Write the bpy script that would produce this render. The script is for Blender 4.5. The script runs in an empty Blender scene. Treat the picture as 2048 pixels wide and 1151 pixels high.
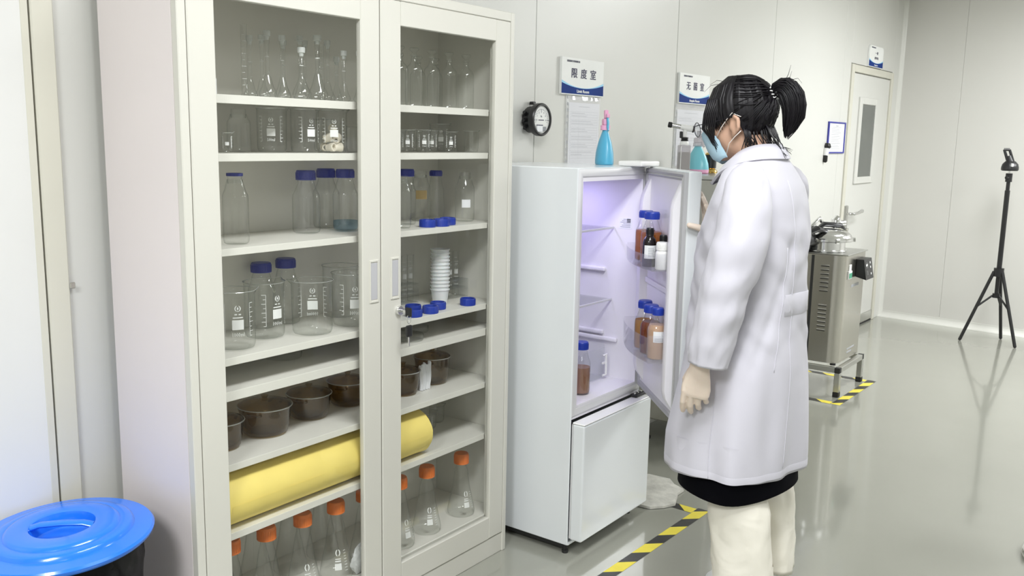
import bpy, bmesh, math, random
from mathutils import Vector, Matrix, noise
random.seed(7)
PI = math.pi
SC = bpy.context.scene
COL = SC.collection

# ------------------------------------------------------------------ camera
YAW, PITCH, ROLL, FPX = math.radians(53.525), math.radians(9.378), math.radians(-1.088), 1814.0
fw = Vector((math.sin(YAW)*math.cos(PITCH), math.cos(YAW)*math.cos(PITCH), -math.sin(PITCH)))
rt0 = Vector((math.cos(YAW), -math.sin(YAW), 0.0))
dn0 = fw.cross(rt0)
rt = math.cos(ROLL)*rt0 + math.sin(ROLL)*dn0
dn = -math.sin(ROLL)*rt0 + math.cos(ROLL)*dn0
cam = bpy.data.cameras.new('camera')
cam_o = bpy.data.objects.new('camera', cam); COL.objects.link(cam_o)
up = -dn; bk = -fw
cam_o.matrix_world = Matrix(((rt.x, up.x, bk.x, 0), (rt.y, up.y, bk.y, 0), (rt.z, up.z, bk.z, 1.4), (0, 0, 0, 1)))
cam.sensor_width = 36.0
cam.lens = FPX*36.0/2048.0
cam.clip_start = 0.02
SC.camera = cam_o

# ------------------------------------------------------------------ world, lamps, exposure
w = bpy.data.worlds.new('world'); SC.world = w; w.use_nodes = True
w.node_tree.nodes['Background'].inputs[0].default_value = (0.9, 0.95, 1, 1)
w.node_tree.nodes['Background'].inputs[1].default_value = 0.4
SC.view_settings.view_transform = 'Standard'
SC.view_settings.look = 'None'
SC.view_settings.exposure = 0.0
SC.view_settings.gamma = 1.0
SC.view_settings.use_curve_mapping = False
SC.cycles.transparent_max_bounces = 48
SC.cycles.max_bounces = 10
SC.cycles.sample_clamp_indirect = 6.0
LAMP = 33.0
def area(name, loc, sx, sy, power, color=(0.97, 0.985, 1.0), rot=(0, 0, 0)):
    l = bpy.data.lights.new(name, 'AREA'); l.shape = 'RECTANGLE'; l.size = sx; l.size_y = sy
    l.energy = power; l.color = color
    o = bpy.data.objects.new(name, l); COL.objects.link(o); o.location = loc; o.rotation_euler = rot
    return o
for lx, ly, pw in ((-1.0, 0.5, 2.45), (1.4, 0.5, 1.42), (5.8, 0.5, 1.5), (-1.3, -1.7, 0.5), (4.4, -1.7, 1.3), (7.0, -0.9, 2.7)):
    area('ceiling_panel_lamp', (lx, ly, 2.565), 1.1, 0.50, LAMP*pw)     # flush clean-room panels in the ceiling
area('refrigerator_lamp', (2.69, 1.80, 1.258), 0.18, 0.06, 0.85, (0.60, 0.54, 1.0))

# ------------------------------------------------------------------ materials
MATS = {}
def nt(name):
    m = bpy.data.materials.new(name); m.use_nodes = True
    n = m.node_tree.nodes; n.clear()
    return m, n, m.node_tree.links
def pm(name, col, rough=0.5, metal=0.0, var=0.03, scale=6.0, bump=0.0, bscale=200.0, coat=0.0, sss=0.0, stretch=(1, 1, 1), spec=0.5, sheen=0.0, alpha=1.0, wrinkle=0.0, wscale=9.0):
    """plain painted / cloth / plastic surface with a slight procedural unevenness"""
    m, n, l = nt(name)
    out = n.new('ShaderNodeOutputMaterial'); b = n.new('ShaderNodeBsdfPrincipled')
    l.new(b.outputs[0], out.inputs[0])
    tc = n.new('ShaderNodeTexCoord'); mp = n.new('ShaderNodeMapping'); mp.inputs['Scale'].default_value = stretch
    l.new(tc.outputs['Object'], mp.inputs[0])
    nz = n.new('ShaderNodeTexNoise'); nz.inputs['Scale'].default_value = scale; nz.inputs['Detail'].default_value = 4
    l.new(mp.outputs[0], nz.inputs['Vector'])
    rp = n.new('ShaderNodeValToRGB')
    a = [max(0, c*(1-var)) for c in col]; c2 = [min(1, c*(1+var)) for c in col]
    rp.color_ramp.elements[0].position = 0.3; rp.color_ramp.elements[1].position = 0.7
    rp.color_ramp.elements[0].color = (*a, 1); rp.color_ramp.elements[1].color = (*c2, 1)
    l.new(nz.outputs['Fac'], rp.inputs[0]); l.new(rp.outputs[0], b.inputs['Base Color'])
    b.inputs['Roughness'].default_value = rough; b.inputs['Metallic'].default_value = metal
    b.inputs['Specular IOR Level'].default_value = spec
    if coat: b.inputs['Coat Weight'].default_value = coat; b.inputs['Coat Roughness'].default_value = 0.08
    if sheen: b.inputs['Sheen Weight'].default_value = sheen
    if alpha < 1: b.inputs['Alpha'].default_value = alpha
    if sss:
        b.inputs['Subsurface Weight'].default_value = sss; b.inputs['Subsurface Radius'].default_value = (0.012, 0.005, 0.003)
    if bump:
        nb = n.new('ShaderNodeTexNoise'); nb.inputs['Scale'].default_value = bscale; nb.inputs['Detail'].default_value = 3
        l.new(mp.outputs[0], nb.inputs['Vector'])
        bp = n.new('ShaderNodeBump'); bp.inputs['Strength'].default_value = bump; bp.inputs['Distance'].default_value = 0.002
        l.new(nb.outputs['Fac'], bp.inputs['Height']); l.new(bp.outputs[0], b.inputs['Normal'])
        if wrinkle:                                     # broad soft creases of worn cloth
            nw = n.new('ShaderNodeTexNoise'); nw.inputs['Scale'].default_value = wscale; nw.inputs['Detail'].default_value = 2; nw.inputs['Distortion'].default_value = 0.9
            l.new(mp.outputs[0], nw.inputs['Vector'])
            b2 = n.new('ShaderNodeBump'); b2.inputs['Strength'].default_value = wrinkle; b2.inputs['Distance'].default_value = 0.02
            l.new(nw.outputs['Fac'], b2.inputs['Height']); l.new(b2.outputs[0], bp.inputs['Normal'])
    MATS[name] = m
    return m
def gm(name, tint=(0.985, 0.99, 0.985), edge=(0.70, 0.73, 0.70), refl=0.05, rough=0.02, power=4.0, haze=0.0):
    """thin clear glass or clear plastic: see-through face on, darker and shinier at the rim"""
    m, n, l = nt(name)
    out = n.new('ShaderNodeOutputMaterial')
    lw = n.new('ShaderNodeLayerWeight'); lw.inputs['Blend'].default_value = 0.5
    pw = n.new('ShaderNodeMath'); pw.operation = 'POWER'; pw.inputs[1].default_value = power
    l.new(lw.outputs['Facing'], pw.inputs[0])
    mc = n.new('ShaderNodeMix'); mc.data_type = 'RGBA'
    mc.inputs[6].default_value = (*tint, 1); mc.inputs[7].default_value = (*edge, 1)
    l.new(pw.outputs[0], mc.inputs[0])
    tr = n.new('ShaderNodeBsdfTransparent'); l.new(mc.outputs[2], tr.inputs[0])
    gl = n.new('ShaderNodeBsdfGlossy'); gl.inputs['Roughness'].default_value = rough
    ma = n.new('ShaderNodeMath'); ma.operation = 'MULTIPLY_ADD'; ma.inputs[1].default_value = 0.65; ma.inputs[2].default_value = refl
    p2 = n.new('ShaderNodeMath'); p2.operation = 'POWER'; p2.inputs[1].default_value = power+1.0
    l.new(lw.outputs['Facing'], p2.inputs[0]); l.new(p2.outputs[0], ma.inputs[0])
    mx = n.new('ShaderNodeMixShader'); l.new(ma.outputs[0], mx.inputs[0]); l.new(tr.outputs[0], mx.inputs[1]); l.new(gl.outputs[0], mx.inputs[2])
    last = mx
    if haze:
        df = n.new('ShaderNodeBsdfDiffuse'); df.inputs[0].default_value = (*tint, 1)
        m2 = n.new('ShaderNodeMixShader'); m2.inputs[0].default_value = haze
        l.new(mx.outputs[0], m2.inputs[1]); l.new(df.outputs[0], m2.inputs[2]); last = m2
    l.new(last.outputs[0], out.inputs[0])
    MATS[name] = m
    return m
def liquid(name, col, clear=0.55):
    m, n, l = nt(name)
    out = n.new('ShaderNodeOutputMaterial')
    tr = n.new('ShaderNodeBsdfTransparent'); tr.inputs[0].default_value = (*[c**0.6 for c in col], 1)
    b = n.new('ShaderNodeBsdfPrincipled'); b.inputs['Base Color'].default_value = (*col, 1); b.inputs['Roughness'].default_value = 0.15
    nz = n.new('ShaderNodeTexNoise'); nz.inputs['Scale'].default_value = 30
    mm = n.new('ShaderNodeMath'); mm.operation = 'MULTIPLY_ADD'; mm.inputs[1].default_value = 0.1; mm.inputs[2].default_value = 1-clear-0.05
    l.new(nz.outputs['Fac'], mm.inputs[0])
    mx = n.new('ShaderNodeMixShader'); l.new(mm.outputs[0], mx.inputs[0]); l.new(tr.outputs[0], mx.inputs[1]); l.new(b.outputs[0], mx.inputs[2])
    l.new(mx.outputs[0], out.inputs[0]); MATS[name] = m
    return m

M_wall = pm('wall_panel_paint', (0.66, 0.66, 0.625), 0.32, var=0.012, scale=1.2)
M_wallr = pm('right_wall_paint', (0.70, 0.69, 0.655), 0.4, var=0.012, scale=1.2)
M_ceil = pm('ceiling_paint', (0.8, 0.8, 0.78), 0.6)
M_trim = pm('alloy_trim', (0.69, 0.69, 0.645), 0.3, var=0.01)
M_frame = pm('door_frame_paint', (0.64, 0.625, 0.54), 0.35, var=0.015)
M_leaf = pm('door_leaf_paint', (0.72, 0.72, 0.70), 0.35, var=0.012)
M_seam = pm('joint_sealant', (0.62, 0.62, 0.59), 0.6)
M_dark = pm('dark_gap', (0.03, 0.03, 0.03), 0.8)
M_cab = pm('cabinet_enamel', (0.645, 0.635, 0.575), 0.33, var=0.012, scale=3)
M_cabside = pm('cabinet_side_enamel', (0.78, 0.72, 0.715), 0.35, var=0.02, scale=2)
M_cabin = pm('cabinet_inner_enamel', (0.765, 0.75, 0.685), 0.45, var=0.015, scale=3)
M_fridge = pm('fridge_enamel', (0.76, 0.79, 0.81), 0.22, var=0.008, scale=3, coat=0.2)
M_frim = pm('fridge_grey_rim', (0.70, 0.70, 0.71), 0.35, var=0.01)
M_liner = pm('fridge_liner', (0.85, 0.835, 0.875), 0.35, var=0.01)
M_gasket = pm('door_gasket_grey', (0.46, 0.46, 0.47), 0.6)
M_recess = pm('grey_pull_plastic', (0.50, 0.50, 0.52), 0.4)
M_white = pm('white_plastic', (0.86, 0.86, 0.85), 0.35, var=0.01)
M_milky = pm('milky_plastic', (0.80, 0.82, 0.82), 0.35, var=0.02, sss=0.2)
M_paper = pm('paper', (0.83, 0.84, 0.86), 0.6, var=0.015)
M_blue = pm('blue_cap_plastic', (0.035, 0.05, 0.36), 0.4, var=0.04)
M_blueb = pm('bright_blue_cap_plastic', (0.014, 0.045, 0.37), 0.35, var=0.04)
M_orange = pm('orange_cap_plastic', (0.80, 0.21, 0.04), 0.42, var=0.04)
M_black = pm('black_plastic', (0.012, 0.012, 0.013), 0.35, var=0.1)
M_blackm = pm('black_matte', (0.018, 0.018, 0.018), 0.6, var=0.1)
M_chrome = pm('chrome', (0.8, 0.8, 0.8), 0.12, 1.0, var=0.01)
M_steel = pm('brushed_stainless', (0.56, 0.545, 0.50), 0.26, 1.0, var=0.02, scale=6, stretch=(14, 14, 0.6))
M_steelf = pm('stainless_frame', (0.62, 0.62, 0.60), 0.28, 1.0, var=0.03, scale=10)
M_yellow = pm('yellow_paper', (0.90, 0.73, 0.20), 0.55, var=0.05, scale=9, bump=0.05, bscale=60)
M_rubber = pm('cream_rubber', (0.80, 0.74, 0.62), 0.55, var=0.04)
M_print = pm('white_print', (0.86, 0.87, 0.85), 0.5, var=0.02)
M_amberprint = pm('amber_print', (0.65, 0.48, 0.22), 0.5)
M_lidblue = pm('bin_lid_blue', (0.015, 0.19, 0.83), 0.2, var=0.04, scale=4, coat=0.4)
M_bag = pm('black_bag_film', (0.006, 0.006, 0.007), 0.25, var=0.2, bump=0.35, bscale=30, spec=0.12)
M_wbag = pm('white_plastic_film', (0.70, 0.71, 0.70), 0.35, var=0.12, scale=60, bump=0.8, bscale=90)
M_navy = pm('sign_navy', (0.006, 0.035, 0.21), 0.6, var=0.12, scale=8, spec=0.15)
M_sky = pm('sign_sky_blue', (0.28, 0.62, 0.85), 0.35, var=0.03)
M_ink = pm('ink_navy', (0.012, 0.010, 0.06), 0.5)
M_table = pm('faint_print', (0.62, 0.63, 0.66), 0.6)
M_inkg = pm('ink_grey', (0.42, 0.43, 0.46), 0.6)
M_frblue = pm('blue_frame_plastic', (0.03, 0.035, 0.30), 0.4)
M_pink = pm('pink_plastic', (0.86, 0.20, 0.36), 0.4)
M_rose = pm('pale_pink_plastic', (0.82, 0.42, 0.62), 0.4)
M_cyan = pm('cyan_plastic', (0.10, 0.44, 0.66), 0.3, var=0.03)
M_teal = pm('teal_plastic', (0.22, 0.62, 0.72), 0.3, var=0.03)
M_gold = pm('gold', (0.80, 0.55, 0.18), 0.18, 1.0, var=0.1, scale=30)
M_skin = pm('skin', (0.56, 0.35, 0.25), 0.5, var=0.04, scale=20, sss=0.12)
M_glove = pm('latex_glove', (0.78, 0.66, 0.56), 0.5, var=0.03, scale=30, bump=0.12, bscale=60, sss=0.08)
M_coat = pm('white_coat_cloth', (0.60, 0.588, 0.655), 0.7, var=0.008, scale=8, bump=0.06, bscale=900, sheen=0.15, wrinkle=0.16, wscale=7.0, stretch=(1, 1, 0.55))
M_trous = pm('cream_trouser_cloth', (0.87, 0.835, 0.74), 0.85, var=0.02, scale=10, bump=0.12, bscale=700, wrinkle=0.35, wscale=9.0)
M_tunic = pm('black_knit', (0.003, 0.003, 0.005), 0.9, var=0.1, spec=0.08)
M_hair = pm('black_hair', (0.005, 0.004, 0.006), 0.46, spec=0.35, var=0.35, scale=40, stretch=(1, 1, 0.15), bump=0.3, bscale=120)
M_mask = pm('mask_blue_cloth', (0.42, 0.60, 0.72), 0.75, var=0.03, bump=0.1, bscale=500)
M_elastic = pm('white_elastic', (0.82, 0.77, 0.72), 0.6)
M_wire = pm('dark_wire', (0.03, 0.03, 0.04), 0.3, 0.6)
M_rag = pm('felt_rag', (0.56, 0.55, 0.50), 0.95, var=0.16, scale=30, bump=0.5, bscale=150)
M_ty = pm('tape_yellow', (0.80, 0.68, 0.075), 0.45, var=0.06, scale=20)
M_tb = pm('tape_black', (0.035, 0.035, 0.035), 0.45, var=0.3, scale=20)
M_green = pm('green_tag', (0.08, 0.36, 0.22), 0.5)
M_screen = pm('dark_screen', (0.02, 0.022, 0.025), 0.15)
M_winglass = pm('dark_window_glass', (0.115, 0.125, 0.115), 0.08, var=0.05)
M_amberglass = pm('dark_amber_glass', (0.020, 0.008, 0.004), 0.12, var=0.1)
M_blackbottle = pm('black_bottle_plastic', (0.012, 0.008, 0.008), 0.15, var=0.1)
M_gaugeface = pm('gauge_dial', (0.86, 0.86, 0.84), 0.35, var=0.02)
M_eye = pm('eye_dark', (0.02, 0.012, 0.01), 0.1)
G_clear = gm('clear_glass', refl=0.07)
G_pane = gm('door_pane_glass', (0.985, 0.988, 0.985), (0.80, 0.82, 0.80), 0.016, 0.005, 4.0)
G_brown = gm('smoked_brown_glass', (0.76, 0.66, 0.49), (0.42, 0.32, 0.20), 0.07, 0.03, 2.5)
G_plas = gm('clear_plastic', (0.975, 0.975, 0.985), (0.93, 0.93, 0.95), 0.05, 0.05, 3.0, haze=0.05)
G_acryl = gm('clear_acrylic', (0.985, 0.99, 0.99), (0.86, 0.88, 0.88), 0.05, 0.03, 3.0, haze=0.02)
G_frost = gm('translucent_tank', (0.80, 0.78, 0.80), (0.55, 0.53, 0.53), 0.06, 0.15, 2.5, haze=0.35)
G_lens = gm('spectacle_lens', (0.96, 0.97, 0.97), (0.8, 0.82, 0.82), 0.06, 0.01, 3.0)
G_frostcap = gm('frosted_stopper', (0.90, 0.92, 0.90), (0.7, 0.72, 0.7), 0.06, 0.3, 2.0, haze=0.5)
L_amber = liquid('amber_liquid', (0.50, 0.17, 0.03), 0.45)
L_dark = liquid('dark_amber_liquid', (0.23, 0.055, 0.015), 0.35)
L_honey = liquid('honey_liquid', (0.52, 0.27, 0.07), 0.4)
L_tan = liquid('tan_liquid', (0.60, 0.37, 0.22), 0.15)
L_rose = liquid('brown_liquid', (0.36, 0.19, 0.12), 0.25)
L_grey = liquid('grey_brown_liquid', (0.30, 0.25, 0.19), 0.3)

def floor_mat():
    m, n, l = nt('epoxy_floor')
    out = n.new('ShaderNodeOutputMaterial'); b = n.new('ShaderNodeBsdfPrincipled'); l.new(b.outputs[0], out.inputs[0])
    tc = n.new('ShaderNodeTexCoord')
    nz = n.new('ShaderNodeTexNoise'); nz.inputs['Scale'].default_value = 0.9; nz.inputs['Detail'].default_value = 6
    l.new(tc.outputs['Object'], nz.inputs['Vector'])
    rp = n.new('ShaderNodeValToRGB'); rp.color_ramp.elements[0].position = 0.25; rp.color_ramp.elements[1].position = 0.75
    rp.color_ramp.elements[0].color = (0.285, 0.288, 0.245, 1); rp.color_ramp.elements[1].color = (0.335, 0.338, 0.292, 1)
    l.new(nz.outputs['Fac'], rp.inputs[0])
    n2 = n.new('ShaderNodeTexNoise'); n2.inputs['Scale'].default_value = 14; n2.inputs['Detail'].default_value = 8; n2.inputs['Roughness'].default_value = 0.7
    l.new(tc.outputs['Object'], n2.inputs['Vector'])
    r2 = n.new('ShaderNodeValToRGB'); r2.color_ramp.elements[0].position = 0.72; r2.color_ramp.elements[1].position = 0.86
    r2.color_ramp.elements[0].color = (0, 0, 0, 1); r2.color_ramp.elements[1].color = (0.5, 0.5, 0.5, 1)
    l.new(n2.outputs['Fac'], r2.inputs[0])
    mx = n.new('ShaderNodeMix'); mx.data_type = 'RGBA'; mx.inputs[7].default_value = (0.2, 0.2, 0.17, 1)
    l.new(r2.outputs[0], mx.inputs[0]); l.new(rp.outputs[0], mx.inputs[6]); l.new(mx.outputs[2], b.inputs['Base Color'])
    n3 = n.new('ShaderNodeTexNoise'); n3.inputs['Scale'].default_value = 3; n3.inputs['Detail'].default_value = 5
    l.new(tc.outputs['Object'], n3.inputs['Vector'])
    mr = n.new('ShaderNodeMapRange'); mr.inputs[3].default_value = 0.10; mr.inputs[4].default_value = 0.22
    l.new(n3.outputs['Fac'], mr.inputs[0]); l.new(mr.outputs[0], b.inputs['Roughness'])
    b.inputs['Coat Weight'].default_value = 0.6; b.inputs['Coat Roughness'].default_value = 0.06
    return m
M_floor = floor_mat()

# ------------------------------------------------------------------ mesh helpers
class MB:
    def __init__(s): s.bm = bmesh.new(); s.mi = 0
    def _add(s, verts, faces, smooth=False):
        vs = [s.bm.verts.new(v) for v in verts]
        for f in faces:
            try:
                fc = s.bm.faces.new([vs[i] for i in f]); fc.material_index = s.mi; fc.smooth = smooth
            except ValueError: pass
        return s
    def box(s, x0, x1, y0, y1, z0, z1, bev=0.0, seg=1, mat=None):
        t = bmesh.new()
        bmesh.ops.create_cube(t, size=1)
        for v in t.verts:
            v.co = Vector(((x0+x1)/2+v.co.x*(x1-x0), (y0+y1)/2+v.co.y*(y1-y0), (z0+z1)/2+v.co.z*(z1-z0)))
        if bev: bmesh.ops.bevel(t, geom=t.edges[:], offset=bev, segments=seg, affect='EDGES', profile=0.5)
        return s.merge(t, mat)
    def merge(s, t, mat=None, smooth=None):
        if mat is not None: t.transform(mat)
        t.verts.index_update()
        vs = [s.bm.verts.new(v.co) for v in t.verts]
        for f in t.faces:
            try:
                fc = s.bm.faces.new([vs[v.index] for v in f.verts]); fc.material_index = s.mi
                fc.smooth = f.smooth if smooth is None else smooth
            except ValueError: pass
        t.free(); return s
    def lathe(s, prof, seg=24, cx=0, cy=0, cz=0, mat=None, sx=1.0, sy=1.0):
        rows, verts, faces = [], [], []
        for r, z in prof:
            if r < 1e-6: rows.append([len(verts)]); verts.append(Vector((cx, cy, cz+z)))
            else:
                rows.append(list(range(len(verts), len(verts)+seg)))
                for k in range(seg):
                    a = 2*PI*k/seg; verts.append(Vector((cx+r*sx*math.cos(a), cy+r*sy*math.sin(a), cz+z)))
        for A, B in zip(rows, rows[1:]):
            if len(A) == 1 and len(B) == 1: continue
            for k in range(seg):
                k2 = (k+1) % seg
                if len(A) == 1: faces.append((A[0], B[k2], B[k]))
                elif len(B) == 1: faces.append((A[k], A[k2], B[0]))
                else: faces.append((A[k], A[k2], B[k2], B[k]))
        if mat is not None: verts = [mat @ v for v in verts]
        return s._add(verts, faces, True)
    def tube(s, pts, r, seg=8, cap=True, flat=1.0, closed=False):
        pts = [Vector(p) for p in pts]; n = len(pts)
        rr = r if isinstance(r, (list, tuple)) else [r]*n
        tan = []
        for i in range(n):
            a, b = (pts[i-1] if (i or closed) else pts[i]), (pts[(i+1) % n] if (i < n-1 or closed) else pts[i])
            d = b-a; tan.append(d.normalized() if d.length > 1e-9 else Vector((0, 0, 1)))
        ref = Vector((0, 0, 1)) if abs(tan[0].z) < 0.9 else Vector((1, 0, 0))
        u = tan[0].cross(ref).normalized(); rings = []
        for i in range(n):
            u = (u-tan[i]*u.dot(tan[i])); u = u.normalized() if u.length > 1e-9 else tan[i].orthogonal().normalized()
            v = tan[i].cross(u)
            rings.append([pts[i]+u*(rr[i]*math.cos(2*PI*k/seg))+v*(rr[i]*flat*math.sin(2*PI*k/seg)) for k in range(seg)])
        return s.loft(rings, cap and not closed, closed)
    def loft(s, rings, cap=True, loop=False, close=True):
        n = len(rings[0]); verts = [v for r in rings for v in r]; faces = []
        R = len(rings)
        for i in range(R if loop else R-1):
            j = (i+1) % R
            for k in range(n if close else n-1):
                k2 = (k+1) % n; faces.append((i*n+k, i*n+k2, j*n+k2, j*n+k))
        if cap: faces.append(tuple(range(n-1, -1, -1))); faces.append(tuple((R-1)*n+k for k in range(n)))
        return s._add(verts, faces, True)
    def ext(s, poly, d0, d1, mat):
        """polygon in the local xy plane extruded from z=d0 to z=d1, then placed with mat"""
        n = len(poly)
        verts = [mat @ Vector((p[0], p[1], d0)) for p in poly]+[mat @ Vector((p[0], p[1], d1)) for p in poly]
        faces = [tuple(range(n-1, -1, -1)), tuple(range(n, 2*n))]+[(k, (k+1) % n, n+(k+1) % n, n+k) for k in range(n)]
        return s._add(verts, faces)
    def ball(s, c, r, sx=1, sy=1, sz=1, seg=16, rings=10, mat=None):
        prof = [(r*math.sin(PI*i/rings), -r*sz*math.cos(PI*i/rings)) for i in range(rings+1)]
        prof[0] = (0, -r*sz); prof[-1] = (0, r*sz)
        return s.lathe(prof, seg, c[0], c[1], c[2], mat, sx, sy)
    def patch(s, a0, a1, z0, z1, r, cx=0, cy=0, n=6):
        """thin printed patch lying on an upright cylinder"""
        A = [a0+(a1-a0)*i/n for i in range(n+1)]
        return s.loft([[Vector((cx+r*math.cos(a), cy+r*math.sin(a), z)) for a in A] for z in (z0, z1)], False, False, False)
    def build(s, name, mat, parent=None, loc=None, rz=0.0, autosmooth=True):
        me = bpy.data.meshes.new(name)
        bmesh.ops.recalc_face_normals(s.bm, faces=s.bm.faces[:])
        if autosmooth:
            for e in s.bm.edges:
                if len(e.link_faces) == 2 and e.calc_face_angle(0) > 0.7: e.smooth = False
        s.bm.to_mesh(me); s.bm.free()
        for m in (mat if isinstance(mat, (list, tuple)) else [mat]): me.materials.append(m)
        o = bpy.data.objects.new(name, me); COL.objects.link(o)
        if parent is not None: o.parent = parent
        if loc is not None: o.location = loc
        if rz: o.rotation_euler = (0, 0, rz)
        return o
def tag(o, label, cat, group=None):
    o['label'] = label; o['category'] = cat
    if group: o['group'] = group
    return o
def thing(name, label, cat, loc=(0, 0, 0), rz=0.0, group=None):
    o = bpy.data.objects.new(name, None); COL.objects.link(o); o.empty_display_size = 0.05
    o.location = loc; o.rotation_euler = (0, 0, rz)
    return tag(o, label, cat, group)
def struct(o): o['kind'] = 'structure'; return o
def empty_part(name, parent, loc=(0, 0, 0), rz=0.0):
    o = bpy.data.objects.new(name, None); COL.objects.link(o); o.empty_display_size = 0.03
    o.parent = parent; o.location = loc; o.rotation_euler = (0, 0, rz); return o
def dup(root, loc, label, rz=0.0, scale=None):
    """copy of a thing with copies of its parts and sub-parts"""
    r = root.copy(); COL.objects.link(r); r.location = loc; r.rotation_euler = (0, 0, rz); r['label'] = label
    if scale: r.scale = scale
    for ch in list(root.children):
        c = ch.copy(); COL.objects.link(c); c.parent = r
        for g in list(ch.children):
            d = g.copy(); COL.objects.link(d); d.parent = c
    return r
R90X = Matrix.Rotation(PI/2, 4, 'X')
def text(body, size, loc, mat, parent, name='lettering', sx=1.0, bold=0.0, depth=0.0004, rot=(PI/2, 0, 0), space=1.0, smear=0.0):
    cu = bpy.data.curves.new(name, 'FONT'); cu.body = body; cu.size = size; cu.align_x = 'CENTER'; cu.align_y = 'CENTER'
    cu.extrude = depth; cu.offset = bold; cu.space_character = space; cu.resolution_u = 4
    cu.materials.append(mat)
    tmp = bpy.data.objects.new('glyphs', cu); COL.objects.link(tmp)
    me = bpy.data.meshes.new_from_object(tmp.evaluated_get(bpy.context.evaluated_depsgraph_get())); bpy.data.objects.remove(tmp)
    me.name = name
    if smear:                                           # heavier strokes: the glyphs laid over themselves with small shifts
        src = bmesh.new(); src.from_mesh(me); acc = MB()
        for dx, dy in ((0, 0), (1, 0), (-1, 0), (0, 0.8), (0, -0.8)):
            c_ = src.copy(); c_.transform(Matrix.Translation((dx*smear, dy*smear, 0.00001*(dx+2*dy)))); acc.merge(c_)
        src.free(); acc.bm.to_mesh(me); acc.bm.free()
    o = bpy.data.objects.new(name, me); COL.objects.link(o); o.parent = parent; o.location = loc; o.rotation_euler = rot; o.scale = (sx, 1, 1)
    return o
_tm = {}
def text_geo(body):
    """flat glyph geometry (verts, faces) of a word, for wrapping onto round glass"""
    if body not in _tm:
        cu = bpy.data.curves.new('glyphs', 'FONT'); cu.body = body; cu.size = 1.0; cu.align_x = 'CENTER'; cu.resolution_u = 1
        o = bpy.data.objects.new('glyphs', cu); me = o.to_mesh()
        _tm[body] = ([v.co.copy() for v in me.vertices], [tuple(p.vertices) for p in me.polygons])
        o.to_mesh_clear(); bpy.data.objects.remove(o)
    return _tm[body]
def sstep(a, b, x):
    t = min(1, max(0, (x-a)/(b-a))); return t*t*(3-2*t)
def lerp_table(tab, z):
    """tab: list of tuples (z, ...) descending or ascending; smooth interpolation of the rest"""
    tab = sorted(tab)
    if z <= tab[0][0]: return tab[0][1:]
    for A, B in zip(tab, tab[1:]):
        if z <= B[0]:
            t = (z-A[0])/(B[0]-A[0]); return tuple(a+(b-a)*t for a, b in zip(A[1:], B[1:]))
    return tab[-1][1:]

# ------------------------------------------------------------------ room shell
WS = 0.022                                             # the long wall leaves the cabinet line by about one degree
WA = -math.atan(WS)
def wall_y(x): return 2.128-WS*x
def wall_pt(x, off, z):
    n = Vector((-WS, -1, 0)).normalized()
    return Vector((x, wall_y(x), z))+n*off
XR = 7.80
RS = 0.12                                              # right wall direction
fl = MB().box(-2.6, 8.3, -3.6, 2.5, -0.1, 0).build('floor', M_floor); struct(fl)
ce = MB().box(-2.6, 8.3, -3.6, 2.5, 2.58, 2.68).build('ceiling', M_ceil); struct(ce)
L = MB().box(-2.7, -2.6, -3.6, 2.5, 0, 2.58).build('wall_left', M_wall); struct(L)
F = MB().box(-2.6, 8.3, -3.7, -3.6, 0, 2.58).build('wall_front', M_wall); struct(F)
# long back wall: a backing with separate metal-skinned panels, joints recessed
wb = MB().box(-2.6, 8.1, 0.012, 0.10, 0, 2.58).build('wall_back', M_seam, None, (0, 2.128, 0), WA); struct(wb)
DX0, DX1 = 6.61, 7.61                                  # far door frame
LX1 = 1.076                                            # right edge of the near door frame
def wpanel(x0, x1, z0=0.0, z1=2.58):
    o = MB().box(x0, x1, 0, 0.012, z0, z1, 0.0012).build('panel', M_wall, wb); return o
for a, b in ((LX1, 1.79), (1.79, 2.917), (2.917, 4.052), (4.052, 5.229), (5.229, 6.459), (6.459, DX0)): wpanel(a+0.0016, b-0.0016)
wpanel(DX0+0.001, DX1-0.001, 1.962); wpanel(DX1, 7.86)
wpanel(-2.6, 0.10); wpanel(0.10, LX1-0.002, 2.05)
# right wall
wr = MB().box(0.012, 0.1, -5.9, 0.1, 0, 2.58).build('wall_right', M_seam, None, (XR, 1.955, 0), math.atan(-RS)*-1*-1); struct(wr)
wr.rotation_euler = (0, 0, -math.atan(RS))
for a, b in ((-5.9, -3.0), (-3.0, -1.75), (-1.75, -0.475), (-0.475, 0.08)):
    MB().box(0, 0.012, a+0.0007, b-0.0007, 0, 2.58, 0.0008).build('panel', M_wallr, wr)
# rounded coves: corner post and the strip along the floor of the right wall
cv = MB()
prof = [(0, 0)]+[(-0.055+0.055*math.sin(t*PI/14), -0.055+0.055*math.cos(t*PI/14)) for t in range(0, 8)]
ring = lambda z: [Vector((-0.055+0.055*(1-math.cos(t*PI/16)), -0.055*math.sin(t*PI/16)*1.0+0.0, z)) for t in range(9)]
pts = []
for t in range(9):
    a = t*PI/16
    pts.append((-0.06+0.06*math.sin(a)*1.0, -0.06*(1-math.cos(a))))
poly = [(-0.06, 0.0)]+[(-0.06+0.06*math.sin(a*PI/16), -0.06*(1-math.cos(a*PI/16))) for a in range(1, 9)]+[(0.0, 0.0)]
poly = [(p[0]+0.004, p[1]+0.004) for p in poly]
c1 = MB().ext(poly, 0, 2.58, Matrix.Identity(4)).build('trim_1', M_trim, None, (XR, wall_y(XR)+0.002, 0), WA*1.5); struct(c1)
bp = [(0.004, 0.0), (-0.05, 0.0), (-0.046, 0.006)]+[(-0.046+0.046*math.sin(a*PI/16), 0.05-0.046*math.cos(a*PI/16)) for a in range(1, 9)]+[(0.004, 0.06)]
mrot = Matrix.Rotation(PI/2, 4, 'X')
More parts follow.
